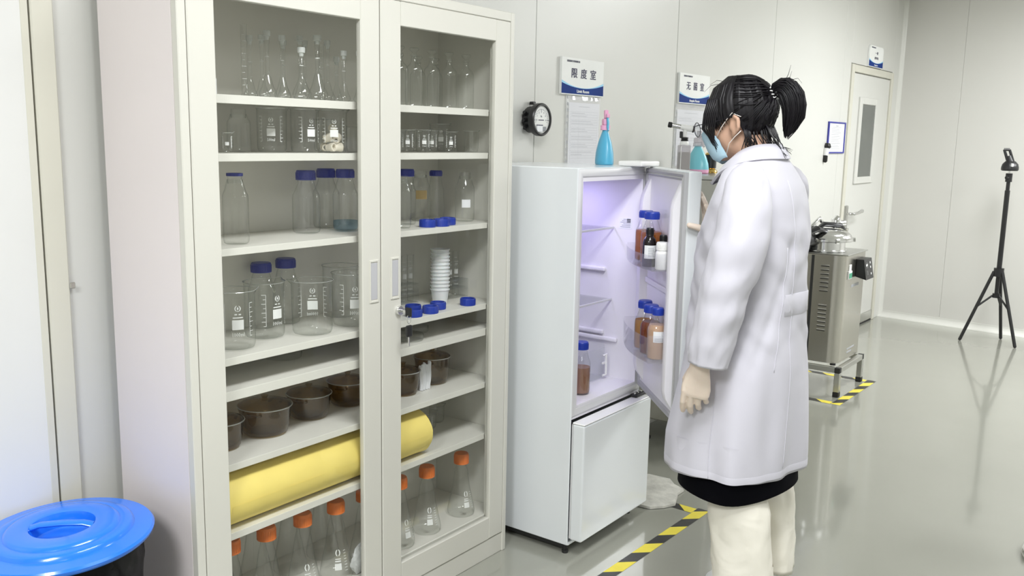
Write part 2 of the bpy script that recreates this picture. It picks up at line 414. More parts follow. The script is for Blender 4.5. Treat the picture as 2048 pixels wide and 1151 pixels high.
b1 = MB().ext(bp, -0.05, 5.6, mrot).build('baseboard_right', M_trim, None, (XR-0.001, 1.955, 0), -math.atan(RS)); struct(b1)

# far door at the end of the long wall (vision panel, lever handle on a long plate)
d1 = bpy.data.objects.new('door_1', None); COL.objects.link(d1); struct(d1)
d1.location = wall_pt(DX0, 0, 0); d1.rotation_euler = (0, 0, WA)
fw_ = DX1-DX0
m = MB(); m.box(0, 0.052, -0.012, 0.012, 0, 1.955, 0.003).box(fw_-0.052, fw_, -0.012, 0.012, 0, 1.955, 0.003).box(0.052, fw_-0.052, -0.012, 0.012, 1.905, 1.955, 0.003)
m.build('frame', M_frame, d1)
m = MB(); m.box(0.055, fw_-0.055, 0.0, 0.011, 0.012, 1.899, 0.002); leaf = m.build('leaf', M_wall, d1)
m = MB()
wx0, wx1, wz0, wz1 = 0.285, 0.60, 1.165, 1.69
for a in ((wx0-0.06, wx0, wz0-0.05, wz1+0.05), (wx1, wx1+0.06, wz0-0.05, wz1+0.05), (wx0, wx1, wz0-0.05, wz0), (wx0, wx1, wz1, wz1+0.05)):
    m.box(a[0], a[1], -0.014, 0.002, a[2], a[3], 0.004)
m.build('window_frame', M_wall, d1)
MB().box(wx0, wx1, -0.006, 0.0, wz0, wz1).build('pane', M_winglass, d1)
h = MB().box(0.085, 0.125, -0.018, 0.0, 0.73, 0.965, 0.006, 2).build('handle_plate', M_steelf, d1)
MB().tube([(0.105, -0.018, 0.905), (0.105, -0.05, 0.905), (0.115, -0.062, 0.905), (0.22, -0.062, 0.908), (0.30, -0.060, 0.918)], [0.011, 0.011, 0.012, 0.011, 0.016]).build('lever', M_chrome, d1)
MB().tube([(0.105, -0.02, 0.79), (0.105, -0.032, 0.79)], 0.014).build('lock_cylinder', M_chrome, d1)
m = MB(); m.box(0.055, fw_-0.055, -0.006, 0.0, 0.014, 0.085, 0.002); m.build('kick_plate', M_steelf, d1)
MB().box(0.055, fw_-0.055, -0.004, 0.011, 0.0, 0.011).build('gap_seal', M_dark, d1)
# near door, left of the cabinet
d2 = bpy.data.objects.new('door_2', None); COL.objects.link(d2); struct(d2); d2.location = wall_pt(0.10, 0, 0); d2.rotation_euler = (0, 0, WA)
W2 = LX1-0.10
m = MB(); m.box(W2-0.051, W2, -0.014, 0.012, 0, 2.05, 0.003).box(0, 0.05, -0.014, 0.012, 0, 2.05, 0.003).box(0.05, W2-0.051, -0.014, 0.012, 2.0, 2.05, 0.003); m.build('frame', M_frame, d2)
MB().box(0.052, W2-0.0525, 0.0, 0.011, 0.012, 1.998).build('gap_seal', M_dark, d2)
MB().box(0.055, W2-0.0565, -0.012, 0.004, 0.012, 1.995, 0.0015).build('leaf', M_leaf, d2)
MB().box(W2-0.0725, W2-0.0560, -0.0135, 0.004, 0.012, 1.995, 0.001).build('edge_strip', M_frame, d2)
MB().box(W2-0.001, W2+0.012, -0.017, -0.013, 1.03, 1.045, 0.002).build('latch', M_steel, d2)

# ------------------------------------------------------------------ glass-fronted cabinet
X0, X1, YF, YB, ZT = 1.166, 2.366, 1.757, 2.068, 1.786
cab = thing('storage_cabinet', 'tall cream steel cabinet with two glazed doors full of laboratory glassware', 'cabinet', (X0, YF, 0))
cw, cd = X1-X0, YB-YF
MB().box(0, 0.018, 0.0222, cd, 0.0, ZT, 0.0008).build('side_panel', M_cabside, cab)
MB().box(cw-0.018, cw, 0.0222, cd, 0.0, ZT, 0.0008).build('side_panel', M_cab, cab)
MB().box(0.018, cw-0.018, cd-0.008, cd, 0.06, ZT-0.02).build('back_panel', M_cabin, cab)
MB().box(0.018, cw-0.018, 0.02, cd, ZT-0.02, ZT-0.001).build('top_panel', M_cab, cab)
m = MB(); m.box(0.018, cw-0.018, 0.024, cd-0.008, 0.118, 0.150, 0.002); m.build('bottom_panel', M_cabin, cab)
MB().box(0.012, cw-0.012, 0.004, 0.03, 0.0, 0.066, 0.002).build('plinth', M_cab, cab)
m = MB()
m.box(0, 0.022, 0, 0.022, 0, ZT, 0.002).box(cw-0.019, cw, 0, 0.022, 0, ZT, 0.002).box(0.022, cw-0.019, 0, 0.02, ZT-0.028, ZT, 0.002)
m.box(0.03, 0.085, 0.022, 0.030, 0.07, ZT-0.03).box(cw-0.085, cw-0.03, 0.022, 0.030, 0.07, ZT-0.03)
m.build('front_frame', M_cab, cab)
SHELF = [1.4855, 1.352, 1.131, 0.869, 0.787, 0.605, 0.430]
LIP = [0.0195, 0.018, 0.0165, 0.018, 0.023, 0.017, 0.018]
for z, t in zip(SHELF, LIP):
    m = MB(); sx0, sx1 = 0.0865, cw-0.0865
    m.box(0.020, cw-0.020, 0.0345, cd-0.009, z-0.0045, z-0.0005).box(0.0865, cw-0.0865, 0.032, 0.0345, z-t, z+0.0005, 0.0006).box(0.02, cw-0.02, cd-0.012, cd-0.009, z-0.015, z-0.0045)
    m.build('shelf', M_cabin, cab)
def cab_door(x0, x1, gx0, gx1, handle_x, locked):
    D = empty_part('door', cab, (x0-X0, 0, 0)); w_ = x1-x0; a, b = gx0-x0, gx1-x0
    z0, z1, g0, g1 = 0.070, 1.757, 0.146, 1.693
    m = MB(); m.box(0, a, 0, 0.018, z0, z1, 0.0025).box(b, w_, 0, 0.018, z0, z1, 0.0025).box(a, b, 0, 0.018, g1, z1, 0.0015).box(a, b, 0, 0.018, z0, g0, 0.0015)
    m.build('door_frame', M_cab, D)
    MB().box(a-0.006, b+0.006, 0.0090, 0.0105, g0-0.006, g1+0.006).build('pane', G_pane, D)
    hx = handle_x-x0; q = []
    m = MB(); m.box(hx-0.017, hx-0.0125, -0.003, 0.004, 0.948, 1.066, 0.0012).box(hx+0.0125, hx+0.017, -0.003, 0.004, 0.948, 1.066, 0.0012)
    m.box(hx-0.0125, hx+0.0125, -0.003, 0.004, 1.060, 1.066, 0.001).box(hx-0.0125, hx+0.0125, -0.003, 0.004, 0.948, 0.954, 0.001)
    m.box(hx-0.0125, hx+0.0125, -0.0006, 0.0, 0.954, 1.060)
    m.build('handle', M_cab, D)
    MB().box(hx-0.012, hx+0.012, -0.0016, -0.0006, 0.957, 1.058, 0.0004).build('handle_recess', M_recess, D)
    if locked:
        lx = 1.838-x0
        MB().lathe([(0, 0), (0.013, 0), (0.014, 0.003), (0.012, 0.010), (0, 0.010)], 20, mat=Matrix.Translation((lx, 0, 0.913)) @ R90X).build('lock', M_chrome, D)
        m = MB(); m.box(lx-0.002, lx+0.002, -0.03, -0.010, 0.909, 0.917, 0.0006); m.mi = 1
        m.box(lx-0.0035, lx+0.0035, -0.05, -0.028, 0.900, 0.926, 0.003, 2); m.build('key', [M_chrome, M_black], D)
        m = MB(); m.tube([(lx+0.008*math.sin(t), -0.04, 0.893+0.012*math.cos(t)) for t in [i*PI/6 for i in range(12)]], 0.0012, 6, closed=True)
        m.mi = 1; m.box(lx-0.011, lx+0.011, -0.045, -0.036, 0.842, 0.876, 0.004, 2); m.mi = 0; m.box(lx-0.0016, lx+0.0016, -0.042, -0.038, 0.815, 0.842, 0.0004)
        m.build('hanging_key', [M_chrome, M_black], D)
    return D
cab_door(1.190, 1.7690, 1.260, 1.700, 1.742, False)
cab_door(1.7725, 2.345, 1.850, 2.272, 1.824, True)

# ------------------------------------------------------------------ glassware kinds
def cap_prof(r, h): return [(r*0.96, 0), (r, 0.001), (r, h*0.75), (r*0.97, h*0.93), (r*0.9, h), (0, h)]
def capmesh(r, z, h, hollow=False):
    m = MB(); m.lathe(cap_prof(r, h), 32, cz=z)
    m.lathe([(r*1.03, 0), (r*1.03, 0.003), (r, 0.0035)], 32, cz=z)
    for k in range(28):
        a = 2*PI*k/28; M = Matrix.Translation((r*math.cos(a), r*math.sin(a), z)) @ Matrix.Rotation(a, 4, 'Z')
        m.box(-0.0004, 0.0007, -0.0009, 0.0009, 0.004, h*0.78, mat=M)
    return m
def emblem(m, a0, zc, r, s):
    """two crescents around a drop, printed on a glass wall"""
    def P(u, v): a = a0+u*s/r; return Vector((r*math.cos(a), r*math.sin(a), zc+v*s))
    for sg in (1, -1):
        o = [P(sg*0.62*math.cos(t), 0.62*math.sin(t)) for t in [(-0.42+0.84*i/10)*PI for i in range(11)]]
        i_ = [P(sg*(0.10+0.30*math.cos(t)), 0.50*math.sin(t)) for t in [(-0.42+0.84*i/10)*PI for i in range(11)]]
        m.loft([o, i_], False, False, False)
    d = [P(0.16*math.sin(t)*(1-0.3*math.cos(t)), 0.30*math.cos(t)+0.05) for t in [2*PI*i/12 for i in range(12)]]
    m._add(d, [tuple(range(12))])
    m._add([P(-0.16, -0.62), P(0, -0.40), P(0.16, -0.62)], [(0, 1, 2)])
def print_on(parent, r, z0, z1, words, facing, mat=None, scale_col=True, logo=True):
    """volume scale, emblem, white label field and wording fired onto the glass wall"""
    m = MB(); rr = r+0.0006; H = z1-z0; a = facing
    if logo:
        emblem(m, a, z0+0.80*H, rr, 0.13*H)
        m.patch(a-0.17*H/rr*0.5, a-0.02*H/rr, z0+0.63*H, z0+0.66*H, rr); m.patch(a+0.02*H/rr, a+0.17*H/rr*0.5, z0+0.63*H, z0+0.66*H, rr)
        m.patch(a-0.13*H/rr, a+0.13*H/rr, z0+0.545*H, z0+0.575*H, rr)
    m.patch(a-0.15*H/rr, a+0.15*H/rr, z0+0.24*H, z0+0.50*H, rr)
    if words:
        vs, fs = text_geo(words); k = 0.15*H
        m._add([Vector((rr*math.cos(a+v.x*k*0.75/rr), rr*math.sin(a+v.x*k*0.75/rr), z0+0.06*H+v.y*k)) for v in vs], fs)
    if scale_col:
        for sg in (-1, 1):
            b = a+sg*0.34*H/rr
            m.patch(b-0.0005/rr, b+0.0005/rr, z0+0.05*H, z0+0.92*H, rr, n=1)
            for k in range(8):
                z = z0+(0.05+0.87*k/7)*H; ln = (0.12 if k % 2 else 0.075)*H/rr
                m.patch(min(b, b+sg*ln), max(b, b+sg*ln), z-0.0006, z+0.0006, rr, n=2)
    return m.build('printed_scale', mat or M_print, parent, autosmooth=False)
FACE = -2.3                                            # angle about z that looks towards the aisle
def beaker(label, loc, r, h, words=None, facing=FACE, group=None, logo=True, spout=None):
    t = thing('beaker', label, 'beaker', loc, 0, group)
    m = MB(); m.lathe([(0, 0.002), (r*0.80, 0.0015), (r*0.93, 0.004), (r*0.985, 0.012), (r, 0.025), (r, h*0.93), (r*1.02, h*0.97), (r*1.07, h), (r*1.05, h+0.0012), (r*0.99, h*0.985)], 40)
    sp = spout if spout is not None else facing+PI*0.55
    for v in m.bm.verts:                               # pull the pouring lip out of the rim
        if v.co.z > h*0.90:
            a = math.atan2(v.co.y, v.co.x)-sp; a = (a+PI) % (2*PI)-PI
            f = math.exp(-(a/0.22)**2)*sstep(h*0.90, h, v.co.z)
            v.co.x += math.cos(sp)*r*0.20*f; v.co.y += math.sin(sp)*r*0.20*f; v.co.z += 0.003*f
    m.build('wall', G_clear, t)
    m = MB(); m.tube([(r*1.06*math.cos(a)+math.cos(sp)*r*0.20*math.exp(-((((a-sp)+PI) % (2*PI)-PI)/0.22)**2), r*1.06*math.sin(a)+math.sin(sp)*r*0.20*math.exp(-((((a-sp)+PI) % (2*PI)-PI)/0.22)**2), h+0.003*math.exp(-((((a-sp)+PI) % (2*PI)-PI)/0.22)**2)) for a in [2*PI*i/48 for i in range(48)]], max(0.0007, r*0.018), 6, closed=True)
    m.build('rim', G_rim, t)
    if words is not None: print_on(t, r, h*0.22, h*0.86, words, facing, logo=logo)
    return t
G_rim = gm('glass_rim', (0.85, 0.87, 0.85), (0.75, 0.78, 0.75), 0.35, 0.06, 1.2, haze=0.25)
def lab_bottle(label, loc, r, h, cap=M_blue, cap_h=0.025, liq=None, level=0.55, rc=None, words=None, facing=FACE, group=None, glass=None, ring=False, name='lab_bottle', tag_patch=False):
    t = thing(name, label, 'bottle', loc, 0, group); rc = rc or min(0.0235, r*0.72); rn = rc*0.82
    hb = h-(cap_h if cap else 0.006)                   # where the cap sits
    if not cap: hb = h
    sh0 = hb*0.66
    prof = [(0, 0.003), (r*0.82, 0.002), (r*0.95, 0.005), (r, 0.014), (r, sh0), (r*0.97, sh0+0.05*h), (r*0.80, sh0+0.12*h), (rn*1.12, hb-0.012), (rn, hb-0.004), (rn, hb+0.002)]
    if not cap: prof = prof[:-2]+[(rn*1.04, hb-0.022), (rn, hb-0.02), (rn*1.05, hb-0.014), (rn, hb-0.012), (rn*1.05, hb-0.006), (rn*1.02, hb), (rn*0.9, hb)]
    MB().lathe(prof, 36).build('body', glass or G_clear, t)
    if liq:
        lz = h*level; pl = [(0, 0.0045), (r*0.80, 0.004), (r*0.93, 0.007), (r*0.97, 0.015)]
        if lz <= sh0: pl += [(r*0.97, lz), (0, lz)]
        else: pl += [(r*0.97, sh0), (r*0.93, sh0+0.05*h), (r*0.78, min(lz, sh0+0.11*h)), (0, min(lz, sh0+0.11*h))]
        MB().lathe(pl, 32).build('liquid', liq, t)
    if cap: capmesh(rc, hb, cap_h).build('cap', cap, t)
    if ring: MB().lathe([(rn*1.03, hb-0.004), (rn*1.2, hb-0.004), (rn*1.2, hb+0.003), (rn*1.03, hb+0.003)], 28).build('pouring_ring', M_blue, t)
    if words is not None: print_on(t, r, h*0.12, h*0.58, words, facing)
    if tag_patch:
        MB().patch(facing-0.45, facing+0.45, h*0.30, h*0.46, r+0.0006).build('paper_label', M_paper, t)
    return t
def vol_flask(label, loc, r, h, rn=None, stopper=True, group=None):
    t = thing('volumetric_flask', label, 'flask', loc, 0, group); rn = rn or max(0.0045, r*0.21)
    hs = 0.026 if stopper else 0.0; hb = min(h*0.46, r*2.9); hn = h-hs*0.55
    prof = [(0, 0.002), (r*0.55, 0.0015), (r*0.82, 0.006)]+[(r*math.cos(a), r*0.62+r*0.62*math.sin(a)) for a in (-0.5, -0.2, 0.1)]+[(r*0.93, r*0.95), (r*0.66, r*1.45), (rn*1.7, hb*0.88), (rn*1.1, hb), (rn, hb+0.01), (rn, hn-0.02), (rn*1.35, hn-0.014), (rn*1.4, hn), (rn*1.2, hn)]
    MB().lathe(prof, 28).build('body', G_clear, t)
    MB().lathe([(rn*1.05, 0), (rn*1.05, 0.0012)], 20, cz=hb+(hn-hb)*0.45).build('graduation_ring', M_print, t)
    if stopper: MB().lathe([(0, -0.008), (rn*1.0, -0.008), (rn*1.25, 0.0), (rn*1.9, 0.001), (rn*2.0, 0.012), (rn*1.8, 0.0145), (0, 0.0145)], 20, cz=hn).build('stopper', G_frostcap, t)
    return t
def cylinder(label, loc, r, h, foot=True, group=None, name='measuring_cylinder', cat='cylinder', marks=True):
    t = thing(name, label, cat, loc, 0, group)
    prof = ([(0, 0.001), (r*2.0, 0), (r*2.1, 0.004), (r*1.2, 0.009)] if foot else [(0, 0.0), (r*0.7, 0.0005), (r*0.97, 0.004)])+[(r, 0.014), (r, h*0.985), (r*1.18, h), (r*1.0, h)]
    MB().lathe(prof, 20).build('wall', G_clear, t)
    if marks:
        m = MB()
        for k in range(9): m.patch(FACE-0.7, FACE+(0.7 if k % 2 else 0.2), h*(0.18+0.085*k), h*(0.18+0.085*k)+0.0011, r+0.0005, n=4)
        if not foot: emblem(m, FACE, h*0.72, r+0.0005, 0.007); m.patch(FACE-0.6, FACE+0.6, h*0.50, h*0.60, r+0.0005)
        m.build('printed_scale', M_print, t, autosmooth=False)
    return t
def tall_bottle(label, loc, r, h, group=None):
    t = thing('reagent_bottle', label, 'bottle', loc, 0, group); sh = h*0.60
    prof = [(0, 0.004), (r*0.85, 0.001), (r*0.97, 0.005), (r, 0.014), (r, sh)]+[(r*(0.30+0.70*math.cos(a)), sh+r*0.85*math.sin(a)) for a in (0.3, 0.6, 0.9, 1.2)]+[(r*0.36, sh+r*1.1), (r*0.33, h*0.86), (r*0.42, h*0.87), (r*0.40, h*0.89)]
    MB().lathe(prof, 32).build('body', G_clear, t)
    MB().lathe([(0, h*0.86), (r*0.27, h*0.86), (r*0.30, h*0.90), (r*0.22, h*0.92), (r*0.55, h*0.965), (r*0.58, h*0.985), (r*0.5, h), (0, h)], 24).build('stopper', G_clear, t)
    return t
def erlenmeyer(label, loc, r, h, facing=FACE, words='500ml', print_=True):
    t = thing('conical_flask', label, 'flask', loc); hc = 0.034; hb = h-hc; rn = 0.0165
    prof = [(0, 0.003), (r*0.88, 0.001), (r*0.98, 0.006), (r, 0.014), (r*0.96, 0.026), (r*0.86, h*0.22), (r*0.62, h*0.46), (rn*1.35, h*0.70), (rn*1.05, h*0.78), (rn, hb+0.002)]
    MB().lathe(prof, 40).build('body', G_clear, t)
    capmesh(0.0245, hb, hc).build('cap', M_orange, t)
    if print_:
        m = MB()
        def wrap(a, z):                                # follow the cone
            rr = r*0.86+(r*0.62-r*0.86)*((z-h*0.22)/(h*0.24)); return Vector(((rr+0.001)*math.cos(a), (rr+0.001)*math.sin(a), z))
        a = facing
        for (u0, u1, z0, z1) in ((-0.22, 0.22, 0.16, 0.24), (-0.2, 0.2, 0.26, 0.275), (-0.2, 0.2, 0.29, 0.30)):
            m.loft([[wrap(a+u0+(u1-u0)*i/4, z*h) for i in range(5)] for z in (z0, z1)], False, False, False)
        for k in range(8):
            z = (0.14+0.035*k)*h; m.loft([[wrap(a+0.45+0.2*i/2, q) for i in range(3)] for q in (z, z+0.0012)], False, False, False)
        def P(u, v): return wrap(a+u*0.24, h*0.37+v*0.012)
        for sg in (1, -1):
            m.loft([[P(sg*0.8*math.cos(q), 0.8*math.sin(q)) for q in [(-0.42+0.84*i/8)*PI for i in range(9)]], [P(sg*(0.1+0.35*math.cos(q)), 0.6*math.sin(q)) for q in [(-0.42+0.84*i/8)*PI for i in range(9)]]], False, False, False)
        m.build('printed_scale', M_print, t, autosmooth=False)
    return t
S = dict(zip('ABCDEFG', SHELF)); Z0 = 0.150
LX = ['A']
# top shelf, left: volumetric flasks and a cylinder
cylinder('slim glass measuring cylinder, tallest and leftmost piece on the top shelf', (1.467, 1.93, S['A']), 0.0075, 0.180)
FL = [(1.530, 1.99, 0.018, 0.163, 'volumetric flask just behind the slim measuring cylinder on the top shelf'),
      (1.534, 1.925, 0.0225, 0.172, 'tall volumetric flask right of the measuring cylinder with a large clouded stopper'),
      (1.580, 2.005, 0.020, 0.170, 'volumetric flask in the back row behind the first tall stoppered one'),
      (1.582, 1.925, 0.021, 0.165, 'second tall front flask with a white stopper on the top shelf'),
      (1.652, 2.005, 0.019, 0.163, 'back row flask showing between the second tall and the first short flask'),
      (1.592, 1.862, 0.024, 0.133, 'short wide volumetric flask standing near the shelf edge left of the tallest front flask'),
      (1.692, 1.985, 0.0185, 0.177, 'tall back row flask directly behind the short wide volumetric flask'),
      (1.730, 2.01, 0.0185, 0.170, 'back row flask with its stopper leaning right beside the tall one'),
      (1.646, 1.862, 0.0255, 0.168, 'tallest volumetric flask in the front row, in the middle of the left glazing'),
      (1.764, 1.955, 0.021, 0.170, 'tall flask behind the right part of the left glazing with a plain neck'),
      (1.8065, 1.965, 0.0175, 0.130, 'small back flask with a low dull stopper near the left door stile'),
      (1.738, 1.862, 0.0175, 0.137, 'small front flask with a white bent stopper near the left door stile'),
      (1.774, 1.840, 0.0165, 0.138, 'last small flask half hidden by the meeting stile of the left door')]
for x, y, r, h, lab in FL: vol_flask(lab, (x, y, S['A']), r, h, group='volumetric flasks on the top shelf')
cylinder('narrow measuring cylinder among the back row of flasks on the top shelf', (1.800, 2.02, S['A']), 0.0075, 0.166)
# pink pipette bulb hanging on the cabinet back by the left frame, and a small white carton
t = thing('pipette_bulb', 'pink rubber bulb with a thin tube at the left end of the top shelf', 'bulb', (1.296, 1.955, S['A']))
MB().lathe([(0, 0.001), (0.004, 0.0), (0.004, 0.045), (0.006, 0.06), (0.014, 0.072), (0.018, 0.088), (0.014, 0.104), (0, 0.11)], 20).build('bulb', M_pink, t)
MB().lathe([(0, 0), (0.012, 0), (0.012, 0.004), (0.004, 0.006), (0, 0.006)], 16).build('foot', M_pink, t)
t = thing('carton', 'small white paper carton below the pink bulb', 'box', (1.336, 1.90, S['A']))
m = MB(); m.box(-0.016, 0.016, -0.015, 0.015, 0.004, 0.042, 0.001); m.build('body', M_paper, t)
MB().box(-0.0165, 0.0165, -0.0155, 0.0155, 0, 0.004).build('base_band', M_blackm, t)
# top shelf, right: tall reagent bottles in two rows
for k, (x, lab) in enumerate(((1.966, 'tall glass stoppered bottle half hidden by the right door handle stile'), (2.026, 'tall glass stoppered bottle, left in the row of four behind the right door'), (2.105, 'tall glass stoppered bottle, second of the four behind the right door'), (2.184, 'tall glass stoppered bottle, third of the four behind the right door'), (2.266, 'tall glass stoppered bottle at the right end of the top shelf'))):
    tall_bottle(lab, (x, 1.872, S['A']), 0.0255 if k else 0.024, 0.170, group='stoppered bottles on the top shelf')
for x, lab in ((2.07, 'back row stoppered bottle between the left pair of the four'), (2.155, 'back row stoppered bottle behind the middle of the four'), (2.235, 'back row stoppered bottle between the right pair of the four')):
    tall_bottle(lab, (x, 1.975, S['A']), 0.025, 0.160, group='stoppered bottles on the top shelf')
# second shelf
beaker('tiny beaker at the far left of the second shelf', (1.366, 1.87, S['B']), 0.013, 0.048, '', logo=False)
lab_bottle('uncapped wide-necked glass bottle at the left of the second shelf', (1.422, 1.90, S['B']), 0.0285, 0.106, cap=None, rc=0.021)
beaker('large beaker with emblem left of the pair of plain ones on the second shelf', (1.527, 1.905, S['B']), 0.0370, 0.112, '500ml')
beaker('middle large beaker with white scale and label on the second shelf', (1.604, 1.868, S['B']), 0.0360, 0.112, '500ml', facing=FACE+0.5)
bkr = beaker('large printed beaker holding cream rubber stoppers on the second shelf', (1.692, 1.862, S['B']), 0.0400, 0.112, '600ml', facing=FACE+0.15)
beaker('small plain beaker right of the beaker of rubber stoppers', (1.790, 1.88, S['B']), 0.0209, 0.070)
beaker('small beaker in the far back corner behind the rubber stoppers', (1.762, 1.975, S['B']), 0.026, 0.09)
# cream rubber sleeves lying in the beaker
m0 = None
RS_ = [(-0.017, -0.014, 0.0145, 0.2, 1.45), (0.006, -0.020, 0.0145, 1.1, 1.5), (0.021, -0.004, 0.0145, 2.0, 1.4), (-0.016, 0.012, 0.0145, 2.6, 1.5), (0.008, 0.014, 0.0145, 0.6, 1.5), (-0.018, -0.004, 0.038, 0.9, 1.2), (0.004, -0.016, 0.038, 2.2, 1.1), (0.018, 0.002, 0.038, 1.5, 1.3), (-0.004, 0.012, 0.040, 0.3, 1.4), (0.0, -0.006, 0.061, 2.8, 0.9)]
RL = ['bottom of the heap against the left glass', 'bottom middle, end towards the glass', 'bottom right', 'bottom back left', 'bottom back right', 'second layer left', 'second layer middle', 'second layer right', 'second layer back', 'topmost and tilted open']
for k, ((x, y, z, rz_, rx), lab) in enumerate(zip(RS_, RL)):
    if m0 is None:
        m = MB(); m.lathe([(0.0055, -0.011), (0.0095, -0.011), (0.0098, -0.002), (0.0115, 0.0), (0.0118, 0.010), (0.0075, 0.011), (0.0062, 0.002), (0.0055, -0.011)], 20)
        o = m0 = m.build('rubber_stopper', M_rubber)
    else: o = m0.copy(); COL.objects.link(o)
    o.location = (1.692+x*0.95, 1.862+y*0.95, S['B']+z); o.rotation_euler = (rx, 0, rz_)
    tag(o, 'cream hollow rubber stopper in the printed beaker, '+lab, 'stopper', 'rubber stoppers in the beaker')
for x, y, r, h, lab, wd in ((1.996, 1.872, 0.0220, 0.066, 'small printed beaker left in the front row behind the right door', '100ml'), (2.068, 1.872, 0.0225, 0.067, 'small beaker second in the front row behind the right door', '100ml'), (2.192, 1.872, 0.0205, 0.063, 'small scaled beaker in front of the taller one, right door', '100ml'),
                            (2.297, 1.872, 0.0230, 0.067, 'plain small beaker at the right end of the second shelf', None), (2.237, 1.955, 0.0320, 0.088, 'taller beaker standing out of the small ones behind the right door', '250ml'), (2.045, 1.955, 0.0225, 0.063, 'back row small beaker behind the left pair, right door', None), (2.128, 1.895, 0.0215, 0.066, 'small scaled beaker left of the taller one behind the right door', '100ml'), (2.142, 1.975, 0.0225, 0.064, 'back row small beaker left of the taller one, right door', None)):
    beaker(lab, (x, y, S['B']), r, h, wd, group='small beakers on the second shelf')
# third shelf
lab_bottle('clear glass bottle with a thin blue ring at the left of the third shelf', (1.372, 1.855, S['C']), 0.0310, 0.170, cap=None, ring=True, rc=0.0200)
lab_bottle('blue-capped clear bottle, left of the three on the third shelf', (1.662, 1.935, S['C']), 0.0375, 0.172, cap_h=0.026, rc=0.0265)
lab_bottle('blue-capped clear bottle, middle of the three and set farther back', (1.806, 2.015, S['C']), 0.038, 0.172, cap_h=0.026, rc=0.0265)
lab_bottle('blue-capped clear bottle with a bluish bottom by the left door stile', (1.788, 1.915, S['C']), 0.0355, 0.174, cap_h=0.024, rc=0.0255, liq=liquid('pale_blue_liquid', (0.45, 0.60, 0.70), 0.9), level=0.17)
lab_bottle('clear bottle half hidden by the right door stile on the third shelf', (1.952, 1.848, S['C']), 0.0240, 0.155, cap=None, rc=0.017)
lab_bottle('square-shouldered clear bottle with a dark blue cap behind the right door', (2.045, 1.92, S['C']), 0.029, 0.170, cap_h=0.022, rc=0.023)
lab_bottle('clear flask bottle with amber graduations behind the blue rings', (2.168, 1.975, S['C']), 0.031, 0.160, cap=None, rc=0.022)
MB().patch(FACE-0.6, FACE+0.6, 0.072, 0.10, 0.0316).build('amber_scale', M_amberprint, bpy.data.objects[[o.name for o in bpy.data.objects if o.get('label', '').startswith('clear flask bottle with amber')][0]])
lab_bottle('slender capped clear bottle behind the blue rings on the third shelf', (2.254, 1.985, S['C']), 0.0265, 0.160, cap_h=0.018, rc=0.0205)
lab_bottle('uncapped clear bottle with a small white label at the right end', (2.262, 1.868, S['C']), 0.0310, 0.158, cap=None, rc=0.0205, tag_patch=True)
# blue screw rings / lids
def ring_lid(label, loc, r=0.0245, h=0.022, group='blue screw rings'):
    m = MB(); m.lathe([(r*0.80, 0.0), (r, 0.0), (r, h*0.9), (r*0.97, h), (r*0.84, h), (r*0.82, h*0.9), (r*0.82, 0.004), (r*0.80, 0.0)], 36)
    for k in range(30):
        a = 2*PI*k/30; M = Matrix.Translation((r*math.cos(a), r*math.sin(a), 0)) @ Matrix.Rotation(a, 4, 'Z'); m.box(-0.0004, 0.0006, -0.001, 0.001, 0.002, h*0.85, mat=M)
    o = m.build('screw_ring', M_blueb, None, loc); return tag(o, label, 'lid', group)
ring_lid('open blue screw ring, left of the three on the third shelf', (2.044, 1.833, S['C']))
ring_lid('open blue screw ring, middle of the three on the third shelf', (2.094, 1.821, S['C']))
ring_lid('open blue screw ring, right of the three on the third shelf', (2.143, 1.838, S['C']))
for x, y, lab in ((1.969, 1.818, 'front left blue screw ring below the white cup stack'), (2.019, 1.868, 'back blue screw ring at the left of the fourth shelf'), (2.042, 1.818, 'blue screw ring second from the left at the shelf edge'), (2.108, 1.845, 'blue screw ring just left of the white cup stack'), (2.222, 1.818, 'blue screw ring standing alone right of the white cup stack')):
    ring_lid(lab, (x, y, S['D']))
# fourth shelf, left
beaker('one litre beaker at the left of the fourth shelf, next to the frame', (1.374, 1.875, S['D']), 0.0500, 0.147, '1000ml', facing=FACE+0.25)
beaker('one litre beaker second from the left, in front of the capped bottles', (1.503, 1.922, S['D']), 0.0515, 0.148, '1000ml', facing=FACE+0.75)
beaker('one litre beaker with a bright emblem and mirrored wording, third from left', (1.614, 1.862, S['D']), 0.0535, 0.146, '1000ml', facing=FACE+PI)
beaker('one litre beaker with emblem next to the left door handle', (1.762, 1.866, S['D']), 0.0540, 0.150, '1000ml', facing=FACE+0.15)
beaker('one litre beaker in the back row by the left door stile', (1.828, 1.985, S['D']), 0.0500, 0.152, None)
lab_bottle('blue-capped bottle behind the second big beaker, the lower cap', (1.570, 2.018, S['D']), 0.0370, 0.182, cap_h=0.026, rc=0.0275)
lab_bottle('blue-capped bottle behind the third big beaker, the higher cap', (1.655, 2.018, S['D']), 0.0370, 0.186, cap_h=0.026, rc=0.0275)
# fourth shelf, right: nested cups
ORD = ['topmost', 'second', 'third', 'fourth', 'fifth', 'sixth', 'seventh', 'eighth', 'ninth', 'tenth', 'eleventh', 'lowest']
c0 = None
for k in range(12):
    z = S['D']+0.1290-k*0.01172
    if c0 is None:
        m = MB(); m.lathe([(0, 0.0), (0.0225, 0.0), (0.0232, 0.0015), (0.0288, 0.046), (0.0312, 0.0465), (0.0316, 0.0495), (0.0280, 0.050), (0.0224, 0.0022), (0, 0.0012)], 32); c0 = o = m.build('plastic_cup', M_milky)
    else: o = c0.copy(); COL.objects.link(o)
    o.location = (2.174, 1.895, z+0.0); tag(o, 'milky white plastic cup, %s of the nested stack on the fourth shelf' % (ORD[k] if k in (0, 11) else ORD[k]+' from the top'), 'cup', 'nested white plastic cups')
